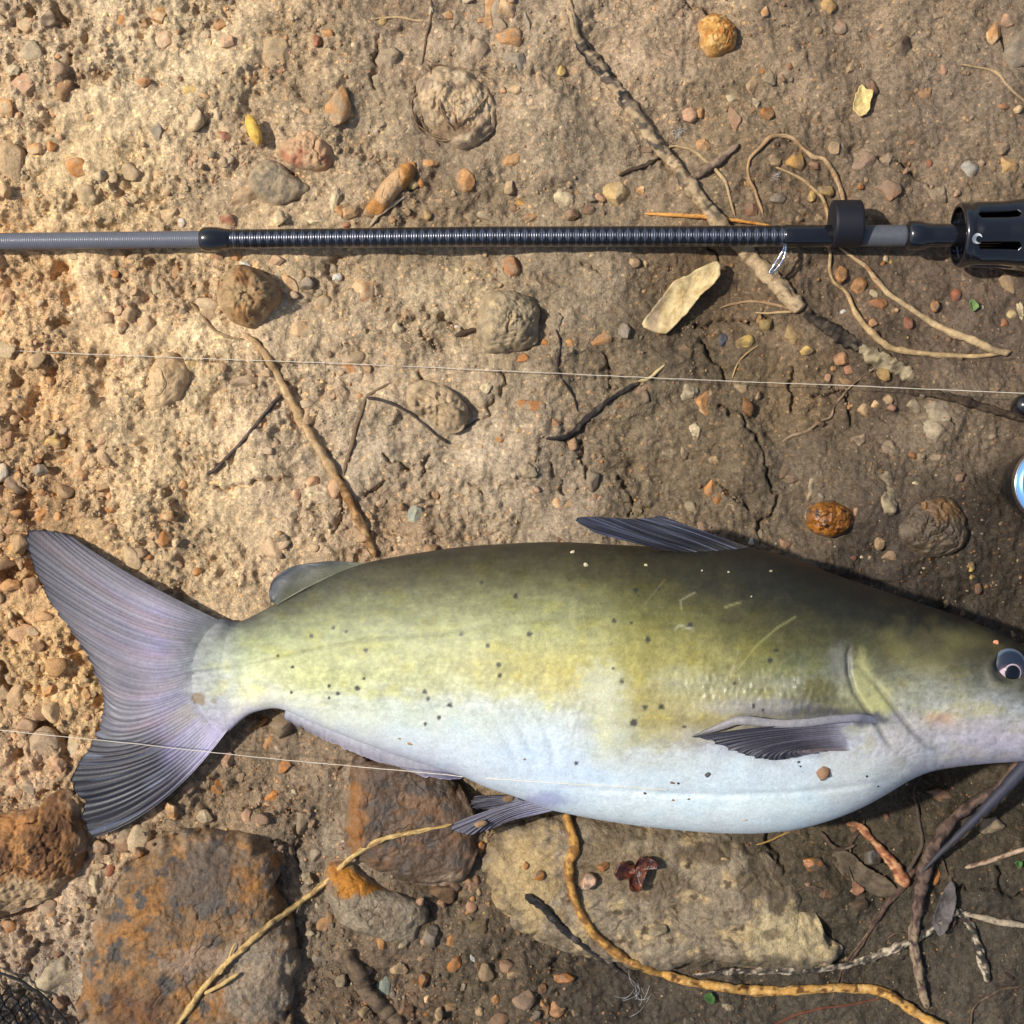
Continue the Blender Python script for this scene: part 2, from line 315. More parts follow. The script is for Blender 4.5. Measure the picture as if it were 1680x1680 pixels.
rock('rock', 'large rust brown rock with grey patches under the tail fin', 'rock',
     [(140, 1590), (150, 1530), (175, 1470), (215, 1410), (265, 1368), (310, 1356), (370, 1362), (425, 1368), (450, 1385), (465, 1415), (452, 1455), (478, 1490), (488, 1540), (495, 1590), (482, 1640), (475, 1700), (380, 1740), (240, 1735), (150, 1700), (133, 1645)],
     0.022, zone(mixcol((126, 98, 68), ((150, 104, 54), 70, -0.1, 0.5, 3), ((84, 76, 68), 40, 0.1, 0.55, 8), ((150, 108, 62), 26, 0.35, 0.7, 12)),
     (345, 1430, 60, 60, (92, 82, 72), 0.8), (430, 1590, 70, 80, (150, 134, 112), 0.8), (330, 1560, 50, 26, (150, 128, 108), 0.7), (240, 1640, 60, 40, (96, 62, 34), 0.7)), p=7, nz=0.0022)
rock('rock', 'wet dark brown slab between the belly fins and anal fin', 'rock',
     [(575, 1262), (590, 1235), (660, 1240), (740, 1270), (770, 1310), (788, 1370), (775, 1420), (755, 1448), (700, 1452), (640, 1432), (590, 1410), (566, 1380), (570, 1320)],
     0.013, zone(mixcol((92, 72, 54), ((112, 82, 56), 50, 0.0, 0.5, 3), ((78, 66, 56), 30, 0.2, 0.6, 8)), (585, 1340, 22, 70, (140, 92, 42), 0.9), (740, 1440, 40, 16, (140, 118, 95), 0.9)), p=8, mat=material('damp_rock', 0.45, 0.4, ((240, 0.0014, 8), (900, 0.0005, 5)), ((90, 0.15), (500, 0.2)), rvar=0.14))
rock('rock', 'broad tan slab crossed by the golden root below the belly', 'rock',
     [(788, 1400), (800, 1368), (850, 1345), (930, 1335), (1040, 1340), (1130, 1352), (1210, 1368), (1255, 1395), (1290, 1435), (1330, 1480), (1355, 1530), (1382, 1560), (1340, 1590), (1240, 1590), (1150, 1580), (1060, 1592), (960, 1570), (870, 1540), (820, 1495), (795, 1450)],
     0.013, zone(mixcol((142, 126, 102), ((118, 102, 80), 80, -0.05, 0.5, 3), ((172, 148, 108), 45, 0.2, 0.6, 8), ((96, 80, 58), 24, 0.45, 0.75, 12)),
     (850, 1440, 70, 100, (180, 152, 102), 0.65), (1300, 1530, 80, 50, (200, 178, 132), 0.7), (1230, 1440, 26, 40, (92, 78, 58), 0.8), (1160, 1390, 60, 20, (90, 74, 52), 0.8), (1200, 1580, 130, 22, (92, 78, 58), 0.7), (1060, 1430, 46, 40, (98, 80, 56), 0.6), (1270, 1470, 16, 24, (84, 70, 50), 0.8), (1265, 1525, 18, 10, (90, 76, 54), 0.7), (1020, 1365, 30, 14, (92, 76, 52), 0.6), (1000, 1420, 70, 50, (120, 100, 72), 0.6)), p=6, n=220, rings=46, nz=0.0018)
rock('rock', 'grey oval rock with an ochre edge right of the large rust brown rock', 'rock',
     [(535, 1418), (560, 1406), (600, 1430), (640, 1455), (680, 1472), (703, 1495), (695, 1522), (660, 1545), (600, 1530), (555, 1500), (535, 1465)],
     0.014, zone(mixcol((146, 130, 106), ((120, 104, 82), 40, 0, 0.5, 3)), (590, 1440, 62, 24, (172, 112, 34), 1.0), (545, 1418, 28, 20, (168, 108, 34), 1.0)), p=3.2)
rock('rock', 'red brown ridged rock at the left edge under the tail tip', 'rock',
     [(-40, 1340), (20, 1330), (60, 1320), (85, 1300), (120, 1290), (142, 1320), (148, 1365), (140, 1410), (115, 1450), (80, 1478), (20, 1495), (-40, 1500)],
     0.015, zone(mixcol((140, 100, 62), ((165, 118, 68), 40, 0.0, 0.5, 3), ((96, 66, 42), 36, 0.1, 0.5, 8)), (40, 1460, 80, 36, (176, 148, 112), 0.9), (30, 1345, 50, 14, (188, 132, 78), 0.8), (100, 1350, 40, 50, (92, 60, 36), 0.7)), p=3, nz=0.0042, ns=70, mat=M_STONE)
rock('rock', 'grey clod of dried mud with root hairs, top centre', 'clod',
     [(680, 165), (683, 135), (700, 115), (735, 110), (775, 122), (803, 145), (813, 175), (810, 212), (792, 232), (770, 246), (745, 243), (720, 222), (695, 200)],
     0.012, zone(mixcol((190, 162, 124), ((158, 134, 108), 26, 0.0, 0.4, 3), ((192, 170, 136), 30, 0.2, 0.6, 8)), (745, 215, 34, 16, (112, 86, 62), 0.8)), p=3.0, nz=0.0034, ns=60, mat=M_STONE)
rock('rock', 'round pale grey clod lying between the rod and the line', 'clod',
     [(784, 520), (792, 490), (815, 477), (850, 480), (876, 492), (885, 522), (880, 560), (860, 575), (835, 582), (800, 578), (784, 555)],
     0.021, mixcol((166, 146, 114), ((146, 128, 100), 30, 0, 0.5, 3), ((182, 158, 118), 22, 0.2, 0.6, 8)), p=2.6, nz=0.003, ns=50, mat=M_STONE)
rock('rock', 'tan stone under the rod right of the left collar', 'stone',
     [(360, 490), (372, 455), (395, 438), (430, 445), (458, 470), (462, 498), (445, 520), (425, 540), (400, 538), (375, 520)],
     0.020, zone(mixcol((168, 138, 98), ((150, 116, 80), 26, 0, 0.5, 3)), (410, 455, 18, 26, (152, 106, 62), 0.7), (405, 525, 22, 16, (190, 140, 86), 0.7)), p=2.4, nz=0.004, ns=46, mat=M_STONE)
rock('rock', 'wet amber stone right of the dorsal fin', 'stone',
     [(1318, 845), (1330, 828), (1362, 823), (1392, 830), (1400, 848), (1385, 872), (1360, 884), (1335, 875)],
     0.012, mixcol((128, 78, 26), ((164, 104, 36), 20, 0.0, 0.4, 3), ((62, 38, 18), 12, 0.3, 0.55, 8)), p=2.6, nz=0.0016, ns=40, n=90, rings=20, mat=M_WET)
rock('rock', 'mud coated dark rock left of the blue reel', 'rock',
     [(1470, 870), (1480, 835), (1510, 818), (1550, 815), (1580, 838), (1586, 880), (1560, 908), (1520, 915), (1485, 900)],
     0.009, zone(mixcol((88, 74, 58), ((108, 90, 68), 20, 0, 0.5, 3)), (1545, 835, 36, 20, (130, 92, 48), 0.6)), p=2.2, nz=0.0030, ns=60, n=110, rings=24, mat=material('muddy_rock', 0.42, 0.45, ((240, 0.0016, 8), (900, 0.0005, 5)), ((90, 0.2), (500, 0.2)), rvar=0.15))
rock('rock', 'big yellow brown stone near the top right', 'stone',
     [(1142, 48), (1150, 28), (1172, 20), (1195, 32), (1210, 55), (1211, 78), (1190, 90), (1165, 94), (1150, 75)],
     0.015, mixcol((198, 148, 80), ((176, 116, 54), 24, 0.0, 0.5, 3), ((216, 176, 112), 18, 0.2, 0.6, 8)), p=2.4, nz=0.002, ns=40, n=90, rings=20, mat=M_STONE)
rock('rock', 'orange lozenge shaped flake above the rod', 'stone',
     [(596, 352), (612, 325), (632, 295), (655, 272), (676, 266), (680, 283), (665, 310), (645, 335), (620, 358)],
     0.009, zone(mixcol((190, 132, 68), ((172, 118, 62), 16, 0, 0.5, 3)), (640, 312, 26, 34, (206, 172, 130), 0.7)), p=2.6, nz=0.0012, n=80, rings=18, mat=M_STONE)
rock('rock', 'pinkish tan stone half buried below the yellow grain', 'stone',
     [(456, 245), (470, 222), (500, 205), (530, 222), (548, 250), (545, 275), (510, 282), (475, 272)],
     0.011, mixcol((196, 158, 118), ((178, 122, 90), 28, 0.0, 0.5, 3)), p=2.2, nz=0.004, n=90, rings=20, mat=M_STONE)
rock('rock', 'flat grey slate flake in the sand above the rod', 'stone',
     [(408, 300), (420, 272), (450, 262), (480, 285), (508, 312), (480, 330), (445, 340), (420, 325)],
     0.007, mixcol((158, 138, 108), ((132, 118, 98), 22, 0, 0.5, 3)), p=5, nz=0.002, n=90, rings=20, mat=M_STONE)
rock('rock', 'smooth sandy hump left of the brown stick', 'clod',
     [(232, 640), (245, 605), (275, 575), (300, 590), (312, 615), (300, 650), (270, 675), (242, 672)],
     0.010, mixcol((204, 172, 128), ((188, 154, 112), 30, 0, 0.5, 3)), p=2.0, nz=0.002, n=90, rings=20, mat=M_STONE)
rock('rock', 'cracked mud flat lump right of the black twig below the line', 'clod',
     [(665, 640), (700, 625), (740, 640), (768, 668), (762, 700), (735, 712), (700, 690), (675, 672)],
     0.008, mixcol((184, 158, 122), ((164, 140, 106), 26, 0, 0.5, 3)), p=2.4, nz=0.004, ns=40, n=90, rings=20, mat=M_STONE)

# ------------------------------------------------------------------ pebbles, one object each
PAL = dict(o=(206, 146, 86), O=(188, 118, 50), t=(196, 162, 118), p=(198, 150, 114), b=(138, 100, 70), g=(150, 136, 116), c=(222, 200, 156), y=(218, 180, 100), d=(86, 64, 48), r=(164, 98, 68), w=(226, 220, 205), m=(166, 146, 114), G=(150, 158, 140), B=(78, 84, 96))
CNAME = dict(o='orange', O='rust orange', t='tan', p='pinkish', b='brown', g='grey', c='cream', y='yellowish', d='dark brown', r='reddish', w='white', m='mud coloured', G='grey green', B='blue black')
PEB = """45 40 35 30 t;80 32 28 32 d;200 37 34 22 O;235 38 24 18 o;262 25 28 26 o;363 42 24 24 O;275 68 42 36 p;37 203 66 44 b;42 145 46 46 p;22 115 22 22 c;65 180 22 24 b;10 175 26 36 o;18 268 54 72 t
132 275 50 36 O;165 288 22 20 g;185 292 18 18 b;58 245 24 22 o;85 240 20 20 O;85 185 18 24 o;460 85 66 80 t;555 175 40 70 o;370 222 30 18 r;258 215 28 28 g;145 193 18 12 o;298 178 18 18 t;235 135 24 16 O;310 150 30 18 y;340 57 22 16 b;375 70 28 22 p;520 65 16 24 r;540 55 24 18 o
400 325 66 50 bt;550 330 20 44 c;460 360 30 26 c;520 362 46 22 c;375 362 30 22 r;300 366 18 16 w;282 352 40 32 t;187 450 18 18 O;12 490 24 30 p;475 470 34 44 ot;505 465 24 26 g;212 515 24 34 t;193 510 16 20 p;240 530 30 34 t;180 520 26 26 b;200 537 24 24 b;345 485 26 16 b;355 422 26 16 r;387 423 20 20 o;455 428 30 18 p;402 434 20 10 w;552 455 18 14 w;300 510 14 18 g;490 540 34 26 o;530 500 36 34 t;255 472 18 20 c;215 425 18 20 o;122 422 20 14 c
805 22 30 66 o;830 12 36 50 ot;837 63 44 34 o;846 100 48 36 g;866 35 14 34 g;790 33 14 14 o;737 24 24 18 o;640 100 55 40 m;622 163 30 30 mt;565 180 26 40 o;826 147 12 12 o;846 147 22 18 t;920 117 18 18 y;763 297 33 39 o;690 300 14 16 O;705 267 28 16 o;670 212 40 36 c;840 263 30 40 o;835 308 22 24 t;840 329 66 16 yO;842 342 20 18 b;868 357 26 16 o;925 325 34 44 c;940 353 24 22 b;966 346 20 18 b;1010 318 44 48 yt;1052 311 22 22 o;970 325 20 16 g;985 325 18 16 p;603 470 62 62 Ob;838 438 30 32 or;786 350 80 40 m;910 530 36 34 m;1025 545 26 30 g;988 553 42 34 o;702 353 16 16 y;668 347 14 14 o;653 540 22 20 c;575 610 36 40 O;560 345 30 26 o;575 348 28 24 ot;750 537 12 8 w;1040 430 22 18 t;1060 433 12 12 t;1056 478 10 12 o
1255 20 18 22 o;1355 15 36 34 yo;1380 45 28 24 rp;1475 82 56 50 d;1630 55 24 36 o;1655 35 26 24 p;1672 80 70 74 g;1433 145 16 26 b;1200 162 22 18 c;1238 170 20 16 c;1207 195 22 44 p;1247 116 16 12 O;1258 187 22 22 O;1235 137 24 34 t;1262 130 24 30 m;1130 190 28 26 p;1148 186 14 18 o;1155 236 28 22 o;1303 263 38 36 yO;1267 265 28 26 t;1337 271 20 14 rp;1370 243 22 24 t;1410 268 58 40 gp;1458 265 30 36 tg;1523 268 12 14 r;1583 280 42 34 wg;1611 267 14 14 p;1650 270 38 36 py;1640 240 34 28 t;1548 115 18 18 p;1395 113 14 20 t;1646 175 20 16 ro;1670 180 14 14 o;1460 315 36 42 pb;1540 320 36 34 m;1570 318 12 14 p;1412 305 12 12 O;1355 313 30 22 yb;1332 323 14 26 y;1230 297 14 20 yo;1275 325 26 20 g;1234 345 26 26 rb;1310 358 14 14 t;1342 358 16 18 t;1495 233 16 10 o;1380 450 26 28 o;1407 468 30 28 o;1435 482 22 16 c;1440 498 38 20 ro;1468 510 14 14 o;1432 530 16 18 op;1490 528 20 22 r;1568 485 18 24 r;1535 503 18 20 o;1555 499 12 8 c;1610 505 10 8 c;1660 515 18 16 cy;1383 512 10 10 w;1646 532 20 18 ro;1655 462 46 42 t;1676 510 16 34 c
1130 645 34 34 cg;1155 660 34 62 o;1138 708 20 32 c;1122 740 14 30 m;1222 562 30 24 y;1297 550 28 36 yt;1322 575 26 16 y;1218 637 30 18 mt;1380 590 24 24 op;1392 605 24 20 rp;1385 627 26 18 to;1367 605 10 10 o;1450 615 26 20 by;1358 620 10 18 p;1457 654 22 18 t;1437 662 20 14 o;1462 668 18 14 p;1500 665 32 40 gc;1540 672 60 40 cg;1420 672 30 24 t;1535 712 56 36 gc;1410 725 34 34 tg;1460 737 36 28 tg;1530 747 50 30 tg;1450 785 50 28 m;1455 820 40 50 mc;1335 800 30 40 mc;1348 815 14 18 g;1172 755 20 14 t;1165 800 32 30 oO;1182 820 30 36 O;1205 837 34 28 mt;1405 840 14 14 p;1250 880 24 24 m;1233 888 10 14 w;1287 892 22 14 p;1275 907 18 10 O;1442 890 20 26 t;1460 913 28 18 mp;1400 915 12 10 r;1413 913 8 8 c;1427 916 8 8 c;1503 793 12 8 c;1575 783 22 14 rb;1515 830 10 14 o;1593 930 14 20 y;1595 947 10 12 y;1605 967 16 20 b;1187 558 18 20 B
800 637 24 20 c;870 665 46 18 O;799 697 16 14 m;820 720 16 12 O;865 772 34 24 m;930 830 56 34 Ob;712 810 16 20 po;683 848 26 42 G;655 885 14 14 c;860 588 26 14 O;895 563 16 18 O;935 563 18 14 o
60 590 30 28 t;82 625 16 20 o;200 590 20 20 p;10 660 22 30 b;45 745 26 18 cy;90 725 34 20 y;145 735 14 16 o;137 778 20 22 O;5 775 18 30 wc;25 792 36 40 bg;65 772 30 20 g;25 842 26 14 o;70 845 24 22 o;95 847 14 14 o;180 835 18 12 O;275 847 24 18 o;270 885 28 32 O;240 912 20 14 O;290 926 20 16 p;325 938 18 16 O;180 865 22 16 p;15 868 20 18 p;28 902 30 26 yo;15 960 34 24 o;20 1002 30 22 t;300 795 16 14 o;298 680 20 14 c;515 790 22 18 po;485 810 22 20 p;480 842 20 18 m;465 700 12 14 o;440 740 20 12 p;315 600 22 22 yt;365 602 16 16 b;398 626 48 26 bm;545 650 16 22 p;460 880 26 22 m;55 960 30 26 b;75 1010 34 24 ot;60 1060 26 20 b
130 1222 44 62 cg;75 1222 50 60 gt;80 1135 26 22 o;125 1130 14 20 c;142 1137 16 20 o;72 1165 40 32 b;97 1257 26 28 p;50 1292 44 40 g;160 1450 34 44 mc;160 1420 24 12 t;180 1428 16 22 r;165 1390 28 26 b;225 1398 20 16 o;245 1338 26 18 oc;282 1330 22 30 o;205 1380 50 30 b;95 1600 84 74 mc;85 1500 20 18 o;15 1520 28 20 O;310 1290 22 24 p;357 1292 26 24 O;372 1247 20 28 p;440 1220 26 28 Ot;467 1258 28 20 O;450 1306 32 36 O;405 1342 24 30 p;335 1340 30 24 cm;505 1440 24 20 m;530 1520 52 72 Ot;520 1570 22 26 g
707 1535 32 34 g;740 1545 22 24 o;745 1580 24 32 O;627 1547 20 24 o;695 1607 20 24 O;655 1590 28 24 t;725 1482 16 14 p;772 1488 22 20 p;758 1497 14 14 p;772 1450 20 28 pb;788 1388 18 20 O;925 1605 38 20 O;860 1637 36 36 gp;890 1622 16 18 b;893 1652 16 30 o;912 1654 30 28 po;880 1665 14 20 g;812 1640 14 18 o;820 1672 40 28 b;788 1657 18 18 t;738 1652 22 12 o;665 1655 26 30 b;720 1662 14 26 t;628 1615 38 70 G;585 1680 32 20 b;775 1572 8 16 w;783 1585 14 24 b;965 1447 30 30 p;863 1420 10 14 O;885 1437 16 18 O;990 1421 20 16 O;1080 1527 28 20 cm
1338 1420 46 26 O;1402 1457 30 22 rp;1355 1467 22 22 b;1455 1340 12 10 r;1430 1408 30 28 Bg;1400 1357 28 24 b;1537 1440 12 30 O;1540 1305 64 40 b;1618 1352 48 38 m;1190 1410 18 12 yc;1192 1650 30 20 m;1325 1450 14 10 p;690 1480 18 14 p;715 1500 16 14 b;560 1610 22 20 m;690 1570 18 16 p;760 1620 20 18 m;840 1600 18 14 t;700 1640 16 16 o;600 1590 20 20 p"""
def ico(n):
    bm = bmesh.new(); bmesh.ops.create_icosphere(bm, subdivisions=n, radius=1.0)
    V = np.array([v.co[:] for v in bm.verts]); F = np.array([[v.index for v in f.verts] for f in bm.faces]); bm.free(); return V, F
ICO = {n: ico(n) for n in (1, 2, 3, 4)}
def stone_shape(n, w, h, t, rot, sd, r, smoothness=0.0, rag=0.0):
    V = ICO[n][0].copy()
    k = int(r.integers(9, 15)); nn = r.normal(size=(k, 3)); nn /= np.linalg.norm(nn, axis=1, keepdims=True); dd = r.uniform(0.50 + smoothness, 0.86, k)
    for a, d in zip(nn, dd):
        q = V @ a - d; V = V - np.where(q > 0, q, 0)[:, None] * a * 0.985
    if n > 1: V = V * (1 + (0.10 + rag) * noise3(V, 1.4, sd) + (0.05 + rag * .6) * noise3(V, 3.6, sd + 3))[:, None]
    V = V / np.abs(V[:, :2]).max(0).mean()
    V = V * np.array([w / 2, h / 2, t / 2]); c, s = math.cos(rot), math.sin(rot)
    return np.stack([V[:, 0] * c - V[:, 1] * s, V[:, 0] * s + V[:, 1] * c, V[:, 2]], 1)
LAND = [("fish's tail fin", 170, 1120), ("fish's dorsal fin", 1080, 872), ("fish's eye", 1655, 1093), ("rod's left black collar", 347, 392), ("slotted reel seat hood", 1620, 385), ("rubber keeper ring", 1390, 365),
 ("root covered grey clod", 745, 170), ("long peeled stick", 1040, 190), ("pale bark piece", 1118, 492), ("round pale clod", 835, 530), ("brown stick", 520, 720), ("knobbly black twig", 985, 672), ("large rust brown rock", 310, 1500),
 ("wet brown slab", 680, 1345), ("broad tan slab", 1080, 1460), ("golden root", 1250, 1624), ("forked roots", 1510, 1460), ("blue reel", 1670, 790), ("black net", 50, 1645), ("wet amber stone", 1357, 852), ("big yellow brown stone", 1175, 57),
 ("yellow grain", 415, 213), ("orange lozenge flake", 640, 315), ("fish's adipose fin", 470, 955), ("pale yellow flake", 1413, 165), ("root loop", 1300, 245), ("sandy hump", 272, 625), ("grey oval rock", 615, 1475), ("fish's anal fin", 600, 1232), ("pectoral fin", 1280, 1210), ("red brown ridged rock", 70, 1385), ("wire hook keeper", 1275, 425)]
def where(px, py):
    n, x, y = min(LAND, key=lambda l: (l[1] - px) ** 2 + (l[2] - py) ** 2)
    dx, dy = px - x, py - y
    if abs(dx) < 30 and abs(dy) < 30: return "against the " + n
    v = "above" if dy < -abs(dx) * .4 else "below" if dy > abs(dx) * .4 else ""
    h = "left of" if dx < -abs(dy) * .4 else "right of" if dx > abs(dy) * .4 else ""
    return ((v + " and " + h) if v and h else (v or h)) + " the " + n
items = []
for e in PEB.replace('\n', ';').split(';'):
    f = e.split(); items.append((float(f[0]), float(f[1]), float(f[2]), float(f[3]), f[4]))
groups = {}
for i, (px, py, w, h, c) in enumerate(items):
    sz = math.sqrt(w * h); q = w / h
    size = 'tiny' if sz < 15 else 'small' if sz < 24 else 'medium' if sz < 38 else 'large'
    shp = 'upright' if q < 0.62 else 'wide' if q > 1.5 else 'chunky'
    cn = CNAME[c[0]] + (' and ' + CNAME[c[1]] if len(c) > 1 else '')
    groups.setdefault((size, shp, cn, where(px, py)), []).append(i)
ORD = ['nearest', 'second nearest', 'third nearest', 'fourth nearest', 'fifth nearest', 'sixth nearest', 'seventh nearest', 'eighth nearest']
PLAB = {}
for (size, shp, cn, wh), ids in groups.items():
    if len(ids) == 1: PLAB[ids[0]] = f"{size} {shp} {cn} pebble {wh}"
    else:
        n = [l for l in LAND if wh.endswith(l[0])][0]; ids = sorted(ids, key=lambda i: math.hypot(items[i][0] - n[1], items[i][1] - n[2]))
        for k, i in enumerate(ids): PLAB[i] = f"{size} {shp} {cn.replace(' and ', '-')} pebble {wh}, {ORD[k]} of {len(ids)}"
for i, (px, py, w, h, c) in enumerate(items):
    r = np.random.default_rng(1000 + i); sz = math.sqrt(w * h)
    t = min(w, h) * r.uniform(0.7, 0.95); rot = r.uniform(-0.35, 0.35)
    lv = 4 if sz > 21 else 3; V = stone_shape(lv, w * 1.04, h * 1.04, t, rot, i, r, 0.04, 0.22 if c in ('gc', 'cg', 'tg', 'mt', 'm', 'mc', 'c') else 0.0) * S
    onrock = float(rockz(np.array([px]), np.array([py]))[0])
    bury = r.uniform(-0.25, 0.14) if sz < 30 else r.uniform(-0.34, -0.08)
    if (px, py) in ((1045, 1408), (1030, 1442), (990, 1421), (965, 1447), (863, 1420), (885, 1437), (1080, 1527)): bury = .25
    V = V + W(px, py, onrock + t * S * bury)
    base = np.mean([alb(PAL[k]) for k in c], 0)
    base = base * .8 + gcol(np.array([px]), np.array([py]))[0] * .2
    if px > 1180 or py > 1480: base = base * 0.85
    p0 = noise3(V, 150, i); p1 = noise3(V, 420, i + 5)
    C = base * (1 + 0.22 * p0 + 0.2 * p1)[:, None]
    dust = (sstep(-0.25, 0.4, noise3(V, 190, i + 9)) * r.uniform(0.45, 0.95))[:, None]
    C = C * (1 - dust) + gcol(np.array([px]), np.array([py])) * 1.05 * dust
    if c in ('o', 'ot', 'Ob') and r.random() < 0.6:
        m = sstep(0.0, 0.25, noise3(V, 130, i + 20))[:, None] * 0.7; C = C * (1 - m) + alb((224, 190, 142)) * m
    wetm = (px > 940 and 1400 < py < 1460 and px < 1060) or (px, py) in ((925, 1605), (1338, 1420), (1540, 1305))
    o = mk('pebble', V, ICO[lv][1], M_WET if wetm else M_STONE, np.clip(C, 0.01, 0.8))
    tag(o, PLAB[i], 'pebble', 'pebbles lying on the river bank')

# ------------------------------------------------------------------ gravel: the grit too small and too many to count
fish_poly = np.array([(60, 872), (230, 950), (380, 1010), (520, 940), (800, 890), (1220, 892), (1680, 1060), (1900, 1150), (1700, 1250), (1470, 1285), (1200, 1365), (900, 1330), (700, 1265), (460, 1175), (320, 1260), (150, 1370), (120, 1270), (170, 1160)], float)
def inpoly(px, py, P):
    r = np.zeros(px.shape, bool); j = len(P) - 1
    for i in range(len(P)):
        c = ((P[i, 1] > py) != (P[j, 1] > py)) & (px < (P[j, 0] - P[i, 0]) * (py - P[i, 1]) / (P[j, 1] - P[i, 1] + 1e-12) + P[i, 0]); r ^= c; j = i
    return r
def gravel(count, smin, smax, ico_n, seed, dust=(0.25, 0.75)):
    r = np.random.default_rng(seed); px = r.uniform(-90, 1770, count * 4); py = r.uniform(-90, 1770, count * 4)
    den = np.interp(px, [0, 250, 600, 900, 1200, 1680], [1.0, 0.75, 0.42, 0.24, 0.2, 0.17])
    low = ((py > 1250) & (px > 330) & (px < 960)); den = np.where(low, 0.95, den); den = np.where((py > 1250) & (px >= 960), 0.10, den)
    den = den * np.clip(0.55 + 1.3 * fbm2(px / 110, py / 110, 3, 71), 0.05, 1.6)
    den = np.maximum(den, .38) if smax <= 7 else den
    den = np.where((px < 170) & (py > 680) & (py < 1180), 1.3, den)
    den = den * (1 - .75 * cake(px, py) * ~low); keep = (r.random(len(px)) < den) & ~inpoly(px, py, fish_poly)
    keep &= (rockz(px, py) - hz(px, py) < 0.002)
    px = px[keep][:count]; py = py[keep][:count]; n = len(px)
    sz = smin * (smax / smin) ** (r.random(n) ** 2.2); gz = hz(px, py); gc = gcol(px, py)
    VV = []; FF = []; CC = []; nv = len(ICO[ico_n][0])
    keys = list('oOtpbgcyrm'); pr = np.array([.15, .09, .25, .12, .1, .07, .07, .03, .05, .07]); pr /= pr.sum()
    for i in range(n):
        w = sz[i] * r.uniform(0.8, 1.3); h = sz[i] * r.uniform(0.7, 1.0); t = sz[i] * r.uniform(0.55, 0.9)
        V = stone_shape(ico_n, w, h, t, r.uniform(0, 6.28), i, r) * S
        V = V + W(px[i], py[i], gz[i] + t * S * r.uniform(-0.36, 0.12))
        b = alb(PAL[keys[r.choice(10, p=pr)]]); k = r.uniform(*dust); b = b * (1 - k) + gc[i] * k * 1.08
        if px[i] > 900 or py[i] > 1450: b = b * 0.8
        VV.append(V); FF.append(ICO[ico_n][1] + i * nv); CC.append(np.broadcast_to(b * r.uniform(0.8, 1.15), (nv, 3)))
    return VV, FF, CC
GV, GF, GCc, off = [], [], [], 0
for args in ((650, 14, 46, 3, 5, (0.55, 0.95)), (2300, 6, 16, 2, 7), (7500, 3, 7, 1, 6)):
    v, f, c = gravel(*args); GV += v; GCc += c; GF += [q + off for q in f]; off += sum(len(q) for q in v)
gr = mk('gravel', np.concatenate(GV), np.concatenate(GF), M_STONE, np.concatenate(GCc))
tag(gr, 'loose sandy grit and small gravel scattered over the bank', 'gravel', kind='stuff')

# ------------------------------------------------------------------ sticks, twigs and roots
def smooth1(a, k):
    if k < 1 or len(a) < 5: return a
    kk = min(k, (len(a) - 1) // 2); p = np.pad(a, kk, mode='edge'); return np.convolve(p, np.ones(2 * kk + 1) / (2 * kk + 1), 'valid')
def tube(name, pts, wid, colf, mat=None, wvar=.24, lift=0.55, z=None, sides=12, step=3.0, wob=1.3, bump=0.16, flat=1.0, parent=None, sd=0, sm=6, taper=True):
    pts = np.array(pts, float); L = np.linalg.norm(np.diff(pts[:, :2], axis=0), axis=1).sum(); n = max(8, int(L / step))
    Q = catmull(pts, n); u = np.linspace(0, 1, n)
    Q = Q + np.stack([perlin2(u * L / 28, u * 0 + sd, 3), perlin2(u * L / 28, u * 0 + sd, 4)], 1) * wob
    w = np.interp(u, np.linspace(0, 1, len(wid)), wid) / 2 * (.9 if wvar > .1 else 1)
    w = w * (1 + wvar * perlin2(u * L / 20, u * 0 + sd + .5, 5))
    if z is None: zz = smooth1(rockz(Q[:, 0], Q[:, 1]), sm) + w * S * lift
    else: zz = np.interp(u, np.linspace(0, 1, len(z)), z)
    C3 = W(Q[:, 0], Q[:, 1], zz); T = np.gradient(C3, axis=0); T /= np.linalg.norm(T, axis=1, keepdims=True) + 1e-12
    B = np.cross(T, [0, 0, 1.0]); B /= np.linalg.norm(B, axis=1, keepdims=True) + 1e-12; N = np.cross(B, T)
    a = np.linspace(0, 2 * np.pi, sides, endpoint=False)
    rr = (w * S)[:, None] * (1 + bump * perlin2((u * L / 11)[:, None] + 0 * a, np.cos(a)[None] * 1.6 + sd, 8) + bump * perlin2((u * L / 34)[:, None] + 0 * a, np.sin(a)[None] * 1.6 + sd, 9) - bump * .9 * np.maximum(0, perlin2((u * L / 70)[:, None] + 0 * a, np.cos(a)[None] * 4 + sd, 19)) + bump * .5 * perlin2((u * L / 4)[:, None] + 0 * a, np.sin(a)[None] * 3 + sd, 29))
    if taper:
        rr[0] *= 0.15; rr[-1] *= 0.15; rr[1] *= 0.8; rr[-2] *= 0.8
    V = C3[:, None] + rr[..., None] * (np.cos(a)[None, :, None] * B[:, None] + flat * np.sin(a)[None, :, None] * N[:, None])
    C = colf(u[:, None] + 0 * a[None], u[:, None] * L + 0 * a[None], a[None] + 0 * u[:, None])
    return mk(name, V, gridF(n, sides, True), mat or M_BARK, np.clip(C, .005, .8).reshape(-1, 3), parent)
